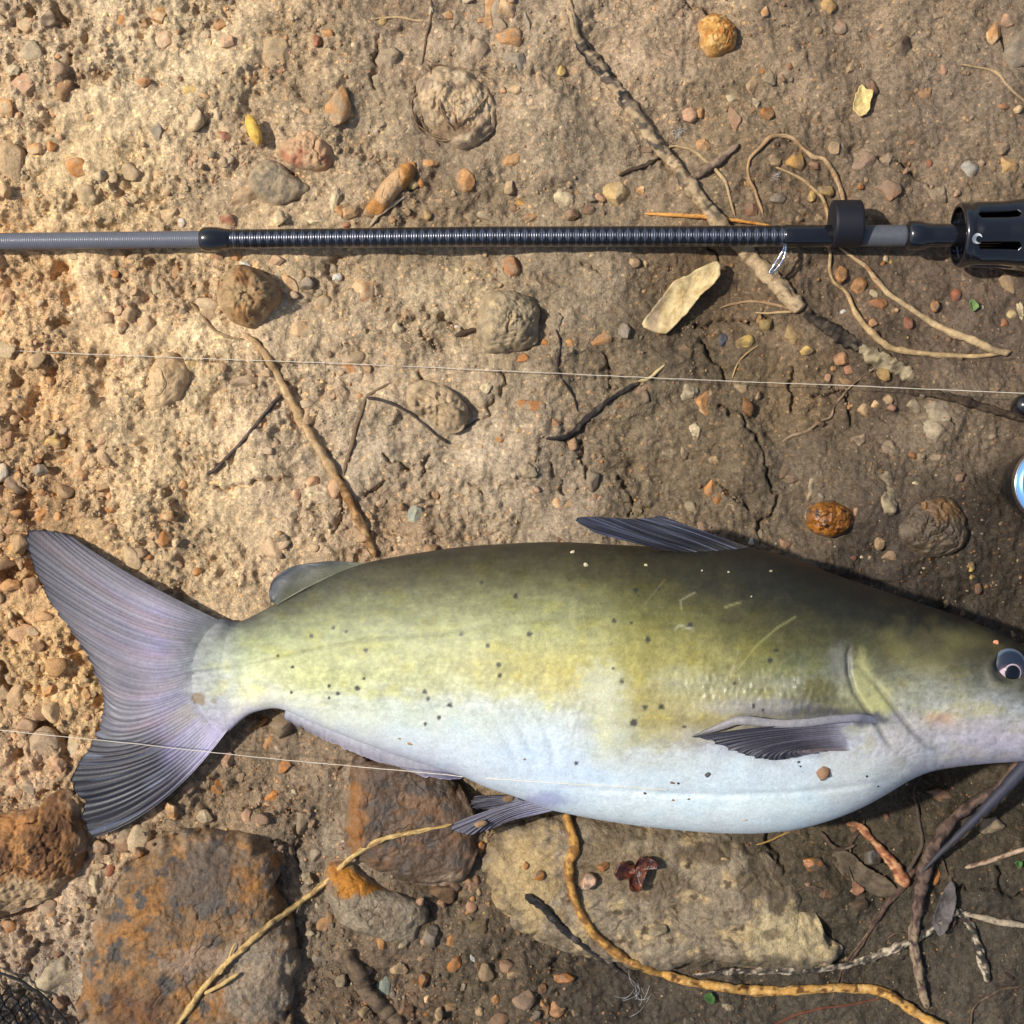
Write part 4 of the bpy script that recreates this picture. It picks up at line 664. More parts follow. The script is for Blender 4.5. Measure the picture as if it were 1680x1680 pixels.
COLS = {300: "0 80 80 84;.2 110 110 112;.4 148 146 146;.6 166 161 158;.8 166 160 166;1 148 141 158", 362: "0 84 84 86;.2 132 136 124;.4 178 182 160;.6 202 203 170;.8 200 198 192;1 178 170 184",
 405: "0 74 76 72;.2 134 138 108;.4 186 190 142;.6 222 220 160;.8 222 222 182;1 198 192 200",
 500: "0 66 66 58;.15 96 96 70;.35 152 154 98;.55 194 192 126;.75 212 209 140;.88 214 218 190;1 202 208 214",
 700: "0 58 56 46;.12 76 73 48;.25 118 118 74;.4 162 164 112;.5 178 176 116;.65 190 188 134;.75 205 212 196;.9 204 214 224;1 190 195 214",
 900: "0 52 48 37;.12 80 76 46;.25 136 136 92;.35 164 164 110;.45 178 168 92;.55 186 176 104;.62 194 198 166;.7 200 212 220;.85 196 212 234;1 206 222 234",
 1050: "0 48 44 34;.12 70 66 38;.25 114 110 56;.35 150 142 76;.45 164 155 82;.55 168 157 95;.65 164 152 88;.72 182 180 138;.8 201 211 216;.87 206 220 231;.89 222 235 241;1 214 227 236",
 1200: "0 41 39 31;.15 58 55 35;.3 94 90 44;.4 134 128 68;.5 150 146 106;.57 174 166 114;.62 152 140 88;.68 160 156 146;.76 200 212 222;.87 206 222 234;.89 224 238 244;1 214 226 235",
 1320: "0 38 38 31;.15 55 52 37;.3 84 81 46;.4 104 108 76;.48 148 148 120;.55 132 127 74;.6 112 114 104;.68 140 138 142;.78 204 214 224;.89 210 225 234;.91 222 236 242;1 208 222 232",
 1430: "0 38 36 31;.15 54 51 35;.3 90 88 56;.4 108 107 82;.5 152 150 108;.62 166 166 122;.72 178 178 168;.85 204 204 200;1 206 214 220",
 1550: "0 41 39 33;.2 64 59 42;.35 104 101 75;.5 144 144 124;.62 168 168 150;.72 188 178 142;.85 188 186 175;1 184 182 185",
 1650: "0 44 41 36;.2 74 69 52;.4 98 98 86;.6 172 175 162;.75 174 170 146;.85 194 188 190;1 188 184 192",
 1800: "0 44 41 36;.3 80 76 60;.6 150 146 130;1 186 180 182"}
kx = np.array(sorted(COLS)); tg = np.linspace(0, 1, 101); TAB = []
for k in kx:
    E = np.array([[float(v) for v in e.split()] for e in COLS[k].split(';')]); A = alb(E[:, 1:]); TAB.append(np.stack([np.interp(tg, E[:, 0], A[:, i]) for i in range(3)], 1))
TAB = np.array(TAB)
bx = QX + 22 * fbm2(QX / 70, QY / 70, 3, 91); by = QY + 9 * fbm2(QX / 34, QY / 26, 3, 92)
tv = np.clip((by - np.interp(QX, fx, ft)) / (np.interp(QX, fx, fb_) - np.interp(QX, fx, ft)), 0, 1) * 100
xi = np.clip(np.interp(bx, kx, np.arange(len(kx))), 0, len(kx) - 1.001); i0 = xi.astype(int); fxx = (xi - i0)[..., None]
ti = np.clip(tv, 0, 99.999); j0 = ti.astype(int); fj = (ti - j0)[..., None]
FC = (TAB[i0, j0] * (1 - fj) + TAB[i0, j0 + 1] * fj) * (1 - fxx) + (TAB[i0 + 1, j0] * (1 - fj) + TAB[i0 + 1, j0 + 1] * fj) * fxx
white = sstep(0.35, 0.6, FC[..., 2]); FC = FC * (1 + white[..., None] * np.array([-.02, -.04, -.10]))
mott = fbm2(QX / 26, QY / 20, 4, 95, .65)
FC = FC * (1 + (0.20 * mott * (1 - white * .8))[..., None])
FC = FC * (1 + ((.16 * fbm2(QX / 9, QY / 6, 2, 87) + .10 * fbm2(QX / 60, QY / 7, 2, 89)) * (1 - white * .65))[..., None])
myo = np.sin((QX + .6 * np.abs(QY - 1085) + 6 * fbm2(QX / 40, QY / 40, 2, 83)) * 2 * np.pi / 15) * np.exp(-((QY - 1100) / 70) ** 2) * sstep(380, 560, QX) * sstep(1050, 850, QX)
FC = FC * (1 + .045 * myo[..., None])
yel = (sstep(.15, .7, fbm2(QX / 48, QY / 34, 3, 96)) * (1 - white))[..., None]; FC = FC * (1 + yel * np.array([.06, .02, -.22]))
blu = (sstep(.1, .7, fbm2(QX / 60, QY / 40, 3, 98)) * white)[..., None]; FC = FC * (1 + blu * np.array([-.05, -.01, .02]))
FC = FC * (1 - .52 * (sstep(46, 6, tv) * sstep(900, 1400, QX))[..., None])
FC = FC * (1 - .20 * (sstep(900, 500, QX) * sstep(10, 30, tv) * sstep(95, 70, tv))[..., None] * np.array([1.05, .9, 1.0]))
FC = FC * (1 + ((1 - white) * sstep(25, 60, tv))[..., None] * np.array([-.01, -.01, .14]))
def stain(cx, cy, rx, ry, col, st, soft=.5):
    global FC
    q = np.hypot((QX - cx) / rx, (QY - cy) / ry) + .3 * fbm2(QX / 14, QY / 14, 3, 99)
    m = (st * sstep(1 + soft, 1 - soft, q) * topm)[..., None]; FC = FC * (1 - m) + alb(col) * m
stain(1480, 1195, 60, 30, (176, 170, 172), .5); stain(1490, 1160, 10, 60, (150, 148, 140), .0)
stain(1415, 1110, 16, 36, (176, 172, 116), .7); stain(1440, 1155, 20, 28, (186, 182, 120), .7); stain(1475, 1222, 26, 18, (190, 184, 176), .5)
stain(1545, 1180, 24, 12, (196, 150, 122), .6); stain(1600, 1165, 50, 14, (190, 178, 122), .55); stain(1340, 1128, 34, 16, (92, 88, 40), .75); stain(1335, 1150, 50, 9, (74, 72, 52), .6)
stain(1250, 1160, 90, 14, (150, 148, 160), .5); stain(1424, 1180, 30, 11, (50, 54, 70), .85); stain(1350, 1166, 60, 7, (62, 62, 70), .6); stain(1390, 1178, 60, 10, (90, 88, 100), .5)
stain(1378, 1090, 18, 30, (140, 140, 140), .35, .8); stain(1550, 1060, 90, 30, (98, 92, 58), .5); stain(895, 1312, 40, 14, (150, 152, 190), .7); stain(1610, 1205, 70, 26, (192, 182, 196), .5)
stain(985, 1130, 40, 40, (206, 214, 200), .4); stain(1000, 1190, 34, 60, (198, 200, 165), .45); stain(1120, 1115, 50, 20, (186, 188, 165), .25)
stain(325, 1147, 12, 9, (132, 112, 84), .9, .25); stain(350, 1150, 6, 5, (140, 124, 96), .7, .3)
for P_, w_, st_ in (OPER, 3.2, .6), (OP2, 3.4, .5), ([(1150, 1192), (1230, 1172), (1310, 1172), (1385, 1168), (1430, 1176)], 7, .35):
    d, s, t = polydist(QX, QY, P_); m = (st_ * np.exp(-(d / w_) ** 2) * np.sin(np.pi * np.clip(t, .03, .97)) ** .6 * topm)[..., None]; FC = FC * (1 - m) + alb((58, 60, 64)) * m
hd = sstep(1400, 1470, QX) * topm
m = (hd * sstep(1190, 1090, QY) * sstep(965, 1010, QY - (QX - 1430) * .25) * sstep(-.3, .7, fbm2(QX / 70, QY / 46, 2, 111, .5)) * .28)[..., None]; FC = FC * (1 - m) + alb((150, 142, 82)) * m
m = (hd * sstep(.15, .6, fbm2(QX / 34, QY / 22, 4, 112, .65)) * sstep(1120, 1180, QY) * .35)[..., None]; FC = FC * (1 - m) + alb((206, 196, 200)) * m
m = (hd * sstep(.25, .6, fbm2(QX / 9, QY / 7, 2, 113)) * .22)[..., None]; FC = FC * (1 - m) + alb((70, 68, 58)) * m
SPOTS = """869 1040 4.5;1043 968 4.5;1080 965 3.5;1008 1019 4;1063 1050 4.5;1132 1026 4.5;1058 1160 4.5;1085 1160 5;1040 1186 6.5;818 1091 4.5;738 1157 4.5;697 1135 4;702 1147 3.5;554 1138 3.5;586 1129 4.5;597 1113 3;511 1044 3.5;547 1030 3.5;568 1036 3;846 978 4.5;945 1252 3.5;1123 1193 3;1273 1067 3.5;1263 1083 4.5;480 1094 3;540 1125 3;720 1177 3.5;790 956 3;1006 1096 3;1020 1118 4;1205 1120 3;1236 1158 3;1252 1166 3;600 1067 4;757 1041 3;800 1060 4;820 1108 4;456 1076 2.5;478 1136 3;540 1145 2.5;1035 1022 2.5;1140 968 3;698 1188 3"""
for i, e in enumerate(SPOTS.split(';')):
    x, y, r = map(float, e.split()); q = np.hypot(QX - x, QY - y) / r + .25 * fbm2(QX / 4, QY / 4, 2, i); m = (.92 * sstep(1.25, .7, q) * topm)[..., None]
    FC = FC * (1 - m) + np.array([.022, .022, .020]) * m
FC = FC * (1 - .22 * (np.exp(-(dl / 2.5) ** 2) * sstep(1, .7, tl))[..., None])
for P, wd, c in ([(1140, 972), (1116, 985), (1118, 998)], 1.6, (170, 165, 130)), ([(1108, 1032), (1114, 1026), (1138, 1033)], 1.8, (205, 205, 175)), ([(1212, 1096), (1240, 1060), (1275, 1030), (1305, 1012)], 1.5, (176, 172, 110)), ([(1190, 996), (1215, 988)], 1.6, (170, 166, 110)), ([(1050, 1000), (1090, 952)], 1.2, (130, 122, 80)):
    d, s, t = polydist(QX, QY, P); m = (.45 * np.exp(-(d / wd) ** 2) * topm)[..., None]; FC = FC * (1 - m) + alb(c) * m
nT = NTT + NTB
FVf = np.concatenate([FV.reshape(-1, 3), [W(286, 1105, 0.012), FV[-1].mean(0)]]); FCf = np.concatenate([FC.reshape(-1, 3), [alb((150, 145, 170)), alb((120, 110, 100))]])
cap = np.array([[k, (k + 1) % nT, NX * nT] for k in range(nT)]); cap2 = np.array([[(NX - 1) * nT + (k + 1) % nT, (NX - 1) * nT + k, NX * nT + 1] for k in range(nT)])
mk('body', FVf, [gridF(NX, nT, True)[:, ::-1], cap[:, ::-1], cap2[:, ::-1]], M_SKIN, np.clip(FCf, .006, .8), fish, attrs={'Wet': np.concatenate([np.clip(slime * topm, 0, 1).ravel(), [0, 0]])})
_tx, _ty, _tz = QX[:, :NTT].ravel(), QY[:, :NTT].ravel(), FV[:, :NTT, 2].ravel()
def fz(px, py):
    px = np.atleast_1d(np.asarray(px, float)); py = np.atleast_1d(np.asarray(py, float)); out = np.zeros(px.shape)
    for i, (x, y) in enumerate(zip(px.ravel(), py.ravel())):
        d = (_tx - x) ** 2 + (_ty - y) ** 2; k = d.argmin(); out.ravel()[i] = _tz[k] if d[k] < 400 else np.nan
    return out
def fin(name, base, mid, tip, zb, zm, zt, colf, rays=26, nu=160, nt=60, amp=.0006, thick=.0009, frin=3.0, parent=fish, sd=0, lab=None, conform=False):
    B, Mi, T = (catmull(np.array(q, float), nu) for q in (base, mid, tip)); u = np.linspace(0, 1, nu); t = np.linspace(0, 1, nt)
    T = T + (frin * (perlin2(u * rays * 1.0, u * 0 + sd, 3) + .6 * perlin2(u * rays * 2.3, u * 0 + sd, 4)))[:, None] * (T - Mi) / (np.linalg.norm(T - Mi, axis=1, keepdims=True) + 1e-6)
    q0, q1, q2 = (2 * (t - .5) * (t - 1))[None, :, None], (-4 * t * (t - 1))[None, :, None], (2 * t * (t - .5))[None, :, None]
    P = B[:, None] * q0 + Mi[:, None] * q1 + T[:, None] * q2
    f = lambda z: np.interp(u, np.linspace(0, 1, len(z)), z)[:, None]
    z = f(zb) * q0[..., 0] + f(zm) * q1[..., 0] + f(zt) * q2[..., 0]
    ph = (u + .55 / rays * perlin2(u * rays * .45, u * 0 + sd, 12))[:, None] * rays * 2 * np.pi + 1.5 * perlin2(u[:, None] * 5 + 0 * t, t[None] * 2 + 0 * u[:, None], sd)
    rayv = np.sin(ph); fin2 = np.sin(ph * 2.7 + 3 * t[None])
    z = z + amp * (1 + .8 * perlin2(u[:, None] * rays * .3 + 0 * t, t[None] * 3 + 0 * u[:, None], sd + 4)) * (rayv + .4 * fin2) * np.clip(t * 3, 0, 1)[None] + .0035 * perlin2(u[:, None] * 4 + 0 * t, t[None] * 1.5 + 0 * u[:, None], sd + 2) * t[None]
    V = W(P[..., 0], P[..., 1], z)
    C = colf(u[:, None] + 0 * t[None], t[None] + 0 * u[:, None], rayv, fin2, P)
    if conform:       # the membrane grows out of the skin: its root follows the body surface and takes its pigment
        k = int(nt * .42); px = P[:, :k, 0]; py = P[:, :k, 1]; zb_ = np.zeros(px.shape); cb = np.zeros(px.shape + (3,)); dd = np.zeros(px.shape)
        sel = _tx < 440; bx_, by_, bz_, bc_ = _tx[sel], _ty[sel], _tz[sel], FC[:, :NTT].reshape(-1, 3)[sel]
        for i in range(nu):
            q = (bx_[None] - px[i][:, None]) ** 2 + (by_[None] - py[i][:, None]) ** 2; j = q.argmin(1); zb_[i] = bz_[j]; cb[i] = bc_[j]; dd[i] = np.sqrt(q[np.arange(k), j])
        tt_ = t[None, :k]; on = sstep(9, 2, dd); lift = -.0006 + .0013 * sstep(0, .16, tt_) + 1.2 * amp * rayv[:, :k] * sstep(.05, .25, tt_)
        z[:, :k] = np.where(on > 0, np.maximum(z[:, :k], (zb_ + lift)) * on + z[:, :k] * (1 - on), z[:, :k])
        z[:, 0] = np.where(on[:, 0] > 0, zb_[:, 0] - .0006, z[:, 0]); V = W(P[..., 0], P[..., 1], z)
        w = (sstep(.42, .04, tt_ + .05 * rayv[:, :k]))[..., None]; C = C.copy(); C[:, :k] = C[:, :k] * (1 - w) + cb * w
    n = nu * nt; Vb = V.copy(); edge = np.minimum.reduce([np.minimum(u, 1 - u)[:, None] * nu / 4 + 0 * t, (1 - t)[None] * nt / 4 + 0 * u[:, None]]); Vb[..., 2] -= thick * (.15 + .85 * np.clip(edge, 0, 1))
    F = gridF(nu, nt); idx = np.arange(n).reshape(nu, nt); loop = np.concatenate([idx[:, 0], idx[-1, 1:], idx[::-1, -1][1:], idx[0, ::-1][1:-1]]); l2 = np.roll(loop, -1)
    o = mk(name, np.concatenate([V.reshape(-1, 3), Vb.reshape(-1, 3)]), [F, F[:, ::-1] + n, np.stack([loop, loop + n, l2 + n, l2], 1)], M_FIN, np.clip(np.concatenate([C.reshape(-1, 3)] * 2), .006, .7), parent)
    if lab: o['label'] = lab
    return o
def L3(stops, v):
    E = np.array(stops, float); A = alb(E[:, 1:]); return np.stack([np.interp(v, E[:, 0], A[:, i]) for i in range(3)], -1)
def ctail(u, t, r, f2, P):
    c = L3([(0, 176, 168, 184), (.12, 170, 162, 186), (.25, 164, 156, 166), (.5, 132, 126, 134), (.8, 106, 102, 108), (.93, 92, 88, 94), (1, 60, 58, 64)], t)
    c2 = L3([(0, 158, 152, 172), (.15, 124, 120, 142), (.35, 58, 57, 68), (.6, 34, 34, 42), (1, 28, 28, 35)], t); m = sstep(.60, .78, u)[..., None]; c = c * (1 - m) + c2 * m
    pp = (.40 * np.exp(-((t - .30) / .10) ** 2) * (.6 + .8 * perlin2(u * 9, t * 4, 67)) * sstep(0, .15, u) * sstep(1, .8, u))[..., None]; pp = np.clip(pp, 0, 1); c = c * (1 - pp) + alb((142, 130, 184)) * pp
    e = (sstep(.06, .0, u) * .75 * sstep(.0, .2, t))[..., None]; c = c * (1 - e) + alb((58, 54, 62)) * e
    st = perlin2(u * 34, t * 1.3, 61) + .6 * perlin2(u * 80, t * 2.0, 62)
    c = c * (1 + .13 * r * np.clip(t * 1.6 - .15, 0, 1) + .30 * st * np.clip(t * 3, .2, 1))[..., None]
    pk = (sstep(.1, .6, perlin2(u * 14, t * 1.2, 63)) * .35)[..., None]; c = c * (1 + pk * np.array([.3, -.1, -.2])); bl = (sstep(.1, .6, perlin2(u * 17 + 9, t * 1.5, 64)) * .35)[..., None]; c = c * (1 + bl * np.array([-.06, .0, .34]))
    hl = (sstep(.35, .75, perlin2(u * 60, t * 2.2, 65)) * sstep(.55, .75, u) * sstep(.2, .4, t))[..., None] * .5; c = c * (1 - hl) + alb((128, 134, 156)) * hl
    dk = (sstep(.0, .5, perlin2(u * 10 + 3, t * .8, 66)) * sstep(.74, .8, u) * sstep(.94, .88, u) * sstep(.35, .5, t))[..., None] * .9; return c * (1 - dk) + alb((40, 38, 48)) * dk
zt0 = 0.012
fin('tail_fin', [(374, 1024), (350, 1032), (332, 1060), (326, 1100), (330, 1145), (348, 1184), (376, 1194)], [(228, 950), (208, 985), (212, 1030), (222, 1095), (226, 1145), (226, 1195), (236, 1250), (268, 1312)],
    [(118, 880), (86, 871), (58, 870), (42, 878), (46, 900), (55, 930), (66, 955), (86, 993), (108, 1024), (132, 1058), (151, 1092), (165, 1128), (170, 1162), (164, 1192), (152, 1217), (138, 1240), (122, 1264), (118, 1284), (126, 1304), (138, 1316), (136, 1340), (142, 1362), (156, 1373)],
    [.0150, .0152, .0152, .0152, .0150], [.0150, .0165, .0175, .016, .0135], [.012, .014, .016, .012, .010], ctail, rays=52, nu=310, nt=90, amp=.00018, thick=.0010, frin=6, sd=1, conform=True)
def cdors(u, t, r, f2, P):
    c = L3([(0, 62, 58, 52), (.25, 48, 48, 56), (1, 60, 62, 76)], t); st = perlin2(u * 22, t * 1.3, 71); hl = (sstep(.15, .55, st))[..., None] * .75
    return (c * (1 - hl) + alb((106, 112, 136)) * hl) * (1 + .25 * r)[..., None]
zd = lambda x, y: float(fz(x, y)[0])
fin('dorsal_fin', [(1228, 897), (1190, 908), (1150, 912), (1110, 908)], [(1140, 866), (1110, 872), (1070, 884), (1020, 886)], [(1085, 846), (1045, 851), (975, 848), (944, 852), (975, 874)],
    [.06, .066, .067, .064], [.062, .066, .069, .068], [.058, .062, .066, .068], cdors, rays=11, nu=150, nt=80, amp=.0011, thick=.0012, frin=3, sd=3)
def cadip(u, t, r, f2, P):
    c = L3([(0, 96, 96, 72), (.35, 84, 84, 74), (.6, 84, 86, 88), (1, 72, 74, 78)], t); return c * (1 + .12 * perlin2(u * 8, t * 5, 73))[..., None]
fin('adipose_fin', [(600, 924), (545, 945), (490, 972), (452, 994)], [(560, 921), (505, 930), (468, 952), (447, 988)], [(530, 921), (482, 929), (452, 946), (442, 968), (443, 990)], [.034, .034, .032, .027], [.033, .034, .032, .028], [.030, .031, .029, .026], cadip, rays=4, nu=70, nt=30, amp=.0001, thick=.0022, frin=1, sd=4)
def canal(u, t, r, f2, P):
    c = L3([(0, 206, 210, 216), (.5, 190, 188, 196), (1, 160, 154, 166)], t); m = (sstep(.72, .95, u) * sstep(.2, .7, t) * .6)[..., None]; c = c * (1 - m) + alb((116, 112, 150)) * m
    e = (sstep(.5, 1, t) * sstep(.35, .05, u) * .6)[..., None]; c = c * (1 - e) + alb((86, 80, 86)) * e
    return c * (1 + .03 * r + .10 * perlin2(u * 40, t * 2, 75))[..., None]
fin('anal_fin', [(470, 1160), (540, 1185), (620, 1218), (700, 1242), (762, 1262)], [(466, 1172), (535, 1200), (612, 1232), (690, 1258), (752, 1270)], [(466, 1180), (525, 1210), (600, 1242), (680, 1270), (742, 1279), (764, 1274)], [.022, .028, .034, .040, .044], [.016, .018, .021, .024, .028], [.008, .010, .012, .014, .020], canal, rays=24, nu=160, nt=24, amp=.00008, thick=.0009, frin=3, sd=5)
def cpect(u, t, r, f2, P):
    c = L3([(0, 196, 198, 206), (.10, 176, 174, 186), (.26, 112, 108, 120), (.48, 66, 64, 74), (1, 54, 53, 62)], t); st = perlin2(u * 26, t * 1.1, 77)
    c = c * (1 + .18 * r + .38 * st)[..., None]; hl = (sstep(.3, .6, perlin2(u * 33, t * 1.5, 78)) * sstep(.25, .5, t))[..., None] * .5; c = c * (1 - hl) + alb((118, 118, 134)) * hl
    lo = (sstep(.75, 1, u) * .6)[..., None]; return c * (1 - lo) + alb((150, 134, 132)) * lo
def fzs(pts, off): return [zd(x, y) + off for x, y in pts]
pb, pm, pt = [(1436, 1184), (1440, 1200), (1440, 1218), (1432, 1232)], [(1280, 1190), (1290, 1206), (1305, 1222), (1340, 1232)], [(1138, 1208), (1162, 1214), (1195, 1228), (1232, 1241), (1268, 1247), (1305, 1242), (1352, 1232)]
PF = fin('pectoral_fin', pb, pm, pt, fzs(pb, -.0035), fzs(pm, .0050), fzs([pt[0], pt[2], pt[4], pt[6]], .0040), cpect, rays=19, nu=150, nt=80, amp=.0005, thick=.0010, frin=5, sd=6)
spn = [(1452, 1188), (1420, 1178), (1370, 1180), (1320, 1186), (1270, 1187), (1215, 1182), (1180, 1193), (1136, 1209)]
tube('fin_spine', spn, [8, 12, 12, 12, 13, 14, 11, 3], lambda u, l, a: L3([(0, 130, 132, 146), (.15, 128, 126, 136), (.5, 152, 148, 148), (.85, 142, 136, 136), (1, 60, 58, 62)], u) * (1 + .1 * perlin2(l / 14, np.cos(a) * 2, 4))[..., None], mat=M_FIN, z=[zd(x, y) - .0035 * (i == 0) + .0015 * (i > 0) + .004 * math.sin(i / 7 * 3.1) for i, (x, y) in enumerate(spn)], wob=0, wvar=.03, flat=.6, bump=.05, parent=PF, sides=16, step=2)
def cpel(u, t, r, f2, P):
    c = L3([(0, 190, 192, 212), (.25, 134, 132, 152), (.6, 104, 102, 116), (1, 92, 90, 100)], t); st = perlin2(u * 14, t * 1.2, 79); return c * (1 + .32 * r + .3 * st)[..., None]
fin('pelvic_fin', [(930, 1304), (925, 1316), (915, 1328)], [(835, 1320), (838, 1334), (850, 1344)], [(746, 1350), (740, 1360), (768, 1369), (800, 1362), (835, 1348)], [.050, .042, .030], [.040, .034, .028], [.024, .024, .026], cpel, rays=9, nu=100, nt=60, amp=.0010, thick=.0010, frin=4, sd=7, lab='grey pelvic fin spread on the near side')
fin('pelvic_fin', [(868, 1306), (862, 1312), (852, 1316)], [(815, 1305), (812, 1316), (812, 1326)], [(778, 1306), (770, 1318), (776, 1326), (795, 1328)], [.026, .022, .018], [.016, .014, .012], [.010, .010, .009], lambda u, t, r, f2, P: cpel(u, t, r, f2, P) * .5, rays=6, nu=60, nt=30, amp=.0010, thick=.0010, frin=4, sd=8, lab='dark pelvic fin tucked behind on the far side')
tag(mk('mud_crumb', stone_shape(2, 22, 14, 10, .1, 3, r0) * S + W(834, 1309, .033), ICO[2][1], M_STONE, alb((128, 104, 78))), 'brown mud crumb stuck above the pelvic fins', 'mud')
tag(mk('mud_crumb', stone_shape(2, 22, 12, 6, .2, 4, r0) * S + W(788, 1352, .034), ICO[2][1], M_STONE, alb((146, 116, 84))), 'brown mud crumb lying on the spread pelvic fin', 'mud')
# eye
ez = zd(1657, 1094) + .0012
er = 26 * S; cen = W(1656, 1093, ez + er * .02); EH = .36
def eye_patch(name, dx, dy, r, eps, colf, parent, n=64, k=20, inner=0.0):
    rr = np.linspace(inner, 1, k)[:, None]; a = np.linspace(0, 2 * np.pi, n, endpoint=False)[None]
    X = dx + r * rr * np.cos(a); Y = dy + r * rr * np.sin(a); q = np.clip(1 - X ** 2 - Y ** 2, 0, 1)
    V = np.stack([cen[0] + X * er, cen[1] + Y * er * 1.04, cen[2] + er * EH * np.sqrt(q) + eps * (1 - .8 * rr ** 4)], -1)
    V = np.concatenate([V, V[-1:] - np.array([0, 0, .0012])]); X = np.concatenate([X, X[-1:]]); Y = np.concatenate([Y, Y[-1:]])
    return mk(name, V, gridF(k + 1, n, True), M_EYE, colf(X, Y).reshape(-1, 3), parent)
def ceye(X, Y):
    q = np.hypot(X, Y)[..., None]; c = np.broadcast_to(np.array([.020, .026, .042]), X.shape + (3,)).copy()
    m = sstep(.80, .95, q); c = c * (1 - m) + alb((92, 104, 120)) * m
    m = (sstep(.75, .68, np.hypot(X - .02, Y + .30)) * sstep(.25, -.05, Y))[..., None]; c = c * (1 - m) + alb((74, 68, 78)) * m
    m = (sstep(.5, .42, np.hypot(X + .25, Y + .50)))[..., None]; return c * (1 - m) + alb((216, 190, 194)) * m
eye = eye_patch('eye', 0, 0, .999, 0, ceye, fish, k=40)
eye_patch('iris', .08, -.36, .53, .0003, lambda X, Y: np.broadcast_to(alb((188, 168, 172)), X.shape + (3,)), eye, inner=.85, k=8)
eye_patch('pupil', .08, -.36, .43, .0005, lambda X, Y: np.broadcast_to(np.array([.004, .004, .006]), X.shape + (3,)), eye)
tube('barbel', [(1716, 1222), (1690, 1248), (1655, 1286), (1615, 1328), (1575, 1368), (1540, 1402), (1512, 1432)], [24, 24, 21, 18, 14, 10, 4], lambda u, l, a: L3([(0, 62, 62, 76), (.6, 56, 56, 66), (1, 62, 58, 60)], u) * (1 + .1 * perlin2(l / 18, np.cos(a), 4))[..., None], mat=M_RUBSKIN, z=[.034, .031, .027, .023, .019, .016, .013], wob=0, bump=.03, parent=fish, sides=16)
tube('barbel', [(1478, 1276), (1510, 1268), (1545, 1260), (1585, 1254), (1640, 1246)], [3, 4, 5, 6, 8], lambda u, l, a: np.broadcast_to(alb((176, 160, 128)), u.shape + (3,)), mat=M_FIN, z=[.02, .024, .028, .03, .032], wob=0, bump=.03, parent=fish)
# bits of dirt resting on the fish
dirt = [(1350, 1266, 22, 30, (150, 116, 88)), (1161, 1271, 9, 8, (92, 88, 90)), (1634, 1055, 9, 10, (226, 150, 108)), (1058, 1301, 6, 5, (90, 84, 76)), (962, 927, 8, 8, (210, 196, 156)), (940, 906, 8, 6, (214, 200, 160)), (1060, 927, 6, 5, (190, 176, 130)), (1103, 1284, 8, 4, (120, 92, 70)), (1113, 1285, 4, 4, (60, 48, 42)), (1422, 1273, 4, 5, (60, 50, 44)), (1222, 1345, 7, 4, (186, 160, 130)), (1152, 936, 3, 3, (210, 200, 170)), (1195, 939, 4, 4, (206, 196, 166)), (1265, 937, 6, 4, (160, 150, 120)), (1233, 979, 3, 3, (210, 200, 170)), (1130, 1311, 5, 4, (130, 96, 72)), (1104, 1313, 4, 4, (150, 110, 84)), (1310, 1250, 5, 3, (70, 62, 58)), (1313, 1257, 4, 4, (60, 54, 50)), (672, 1220, 10, 5, (170, 140, 100)), (656, 1212, 6, 4, (164, 136, 98)), (1440, 1290, 4, 4, (80, 70, 62)), (860, 1246, 5, 4, (176, 150, 116))]
dv, df, dc, k = [], [], [], 0
for i, (x, y, w, h, c) in enumerate(dirt):
    r = np.random.default_rng(500 + i); V = stone_shape(2, w, h, min(w, h) * .3, r.uniform(-.4, .4), i, r) * S + W(x, y, zd(x, y) + .0003)
    if i == 0: tag(mk('mud_flake', V, ICO[2][1], M_LEAF, alb(c)), 'brown flake of mud on the white belly below the pectoral fin', 'mud')
    elif i == 2: tag(mk('grit_grain', V, ICO[2][1], M_STONE, alb(c)), 'orange grain of grit on the head above the eye', 'grit')
    else: dv.append(V); df.append(ICO[2][1] + k); dc.append(np.broadcast_to(alb(c), (len(V), 3))); k += len(V)
tag(mk('dirt_specks', np.concatenate(dv), np.concatenate(df), M_STONE, np.concatenate(dc)), 'specks of dirt sticking to the side of the fish', 'dirt', kind='stuff')

# ------------------------------------------------------------------ fishing rod
rod = empty('fishing_rod', 'black fishing rod lying across the upper part of the ground', 'fishing rod')
def rcy(x): return np.interp(x, [-80, 340, 800, 1400, 1800], [397, 392.5, 388, 387, 384])
def rcz(x): return np.interp(x, [-80, 1400, 1570, 1800], [.012, .016, .023, .026])
def lathe(name, prof, mat, colf=None, sides=32, parent=rod, flat=None, dy=0, dz=0):
    pr = np.array(prof, float); a = np.linspace(0, 2 * np.pi, sides, endpoint=False); x = pr[:, 0]; r = pr[:, 1]
    pr_ = np.vstack([[x[0], .3], pr, [x[-1], .3]]); x, r = pr_[:, 0], pr_[:, 1]
    C0 = W(x, rcy(x) + dy, rcz(x) + dz); V = np.stack([C0[:, None, 0] + 0 * a, C0[:, None, 1] + r[:, None] * S * np.cos(a), C0[:, None, 2] + r[:, None] * S * np.sin(a)], -1)
    C = None if colf is None else colf(x[:, None] + 0 * a, a[None] + 0 * x[:, None]).reshape(-1, 3)
    return mk(name, V, gridF(len(x), sides, True), mat, C, parent)
xs = np.arange(-80, 331, 1.0)
lathe('blank', np.stack([xs, 13.6 + .25 * np.sin(xs * 2 * np.pi / 3.4)], 1), M_ROD, lambda x, a: alb((102, 104, 112)) * (1 + .14 * np.sin(x * 2 * np.pi / 3.4) + .06 * perlin2(x / 14, np.cos(a), 3))[..., None], sides=24)
lathe('collar', [(328, 14), (330, 17), (336, 19.5), (346, 20), (356, 19.5), (364, 18), (372, 16.5), (378, 15.8)], M_GLOSS)
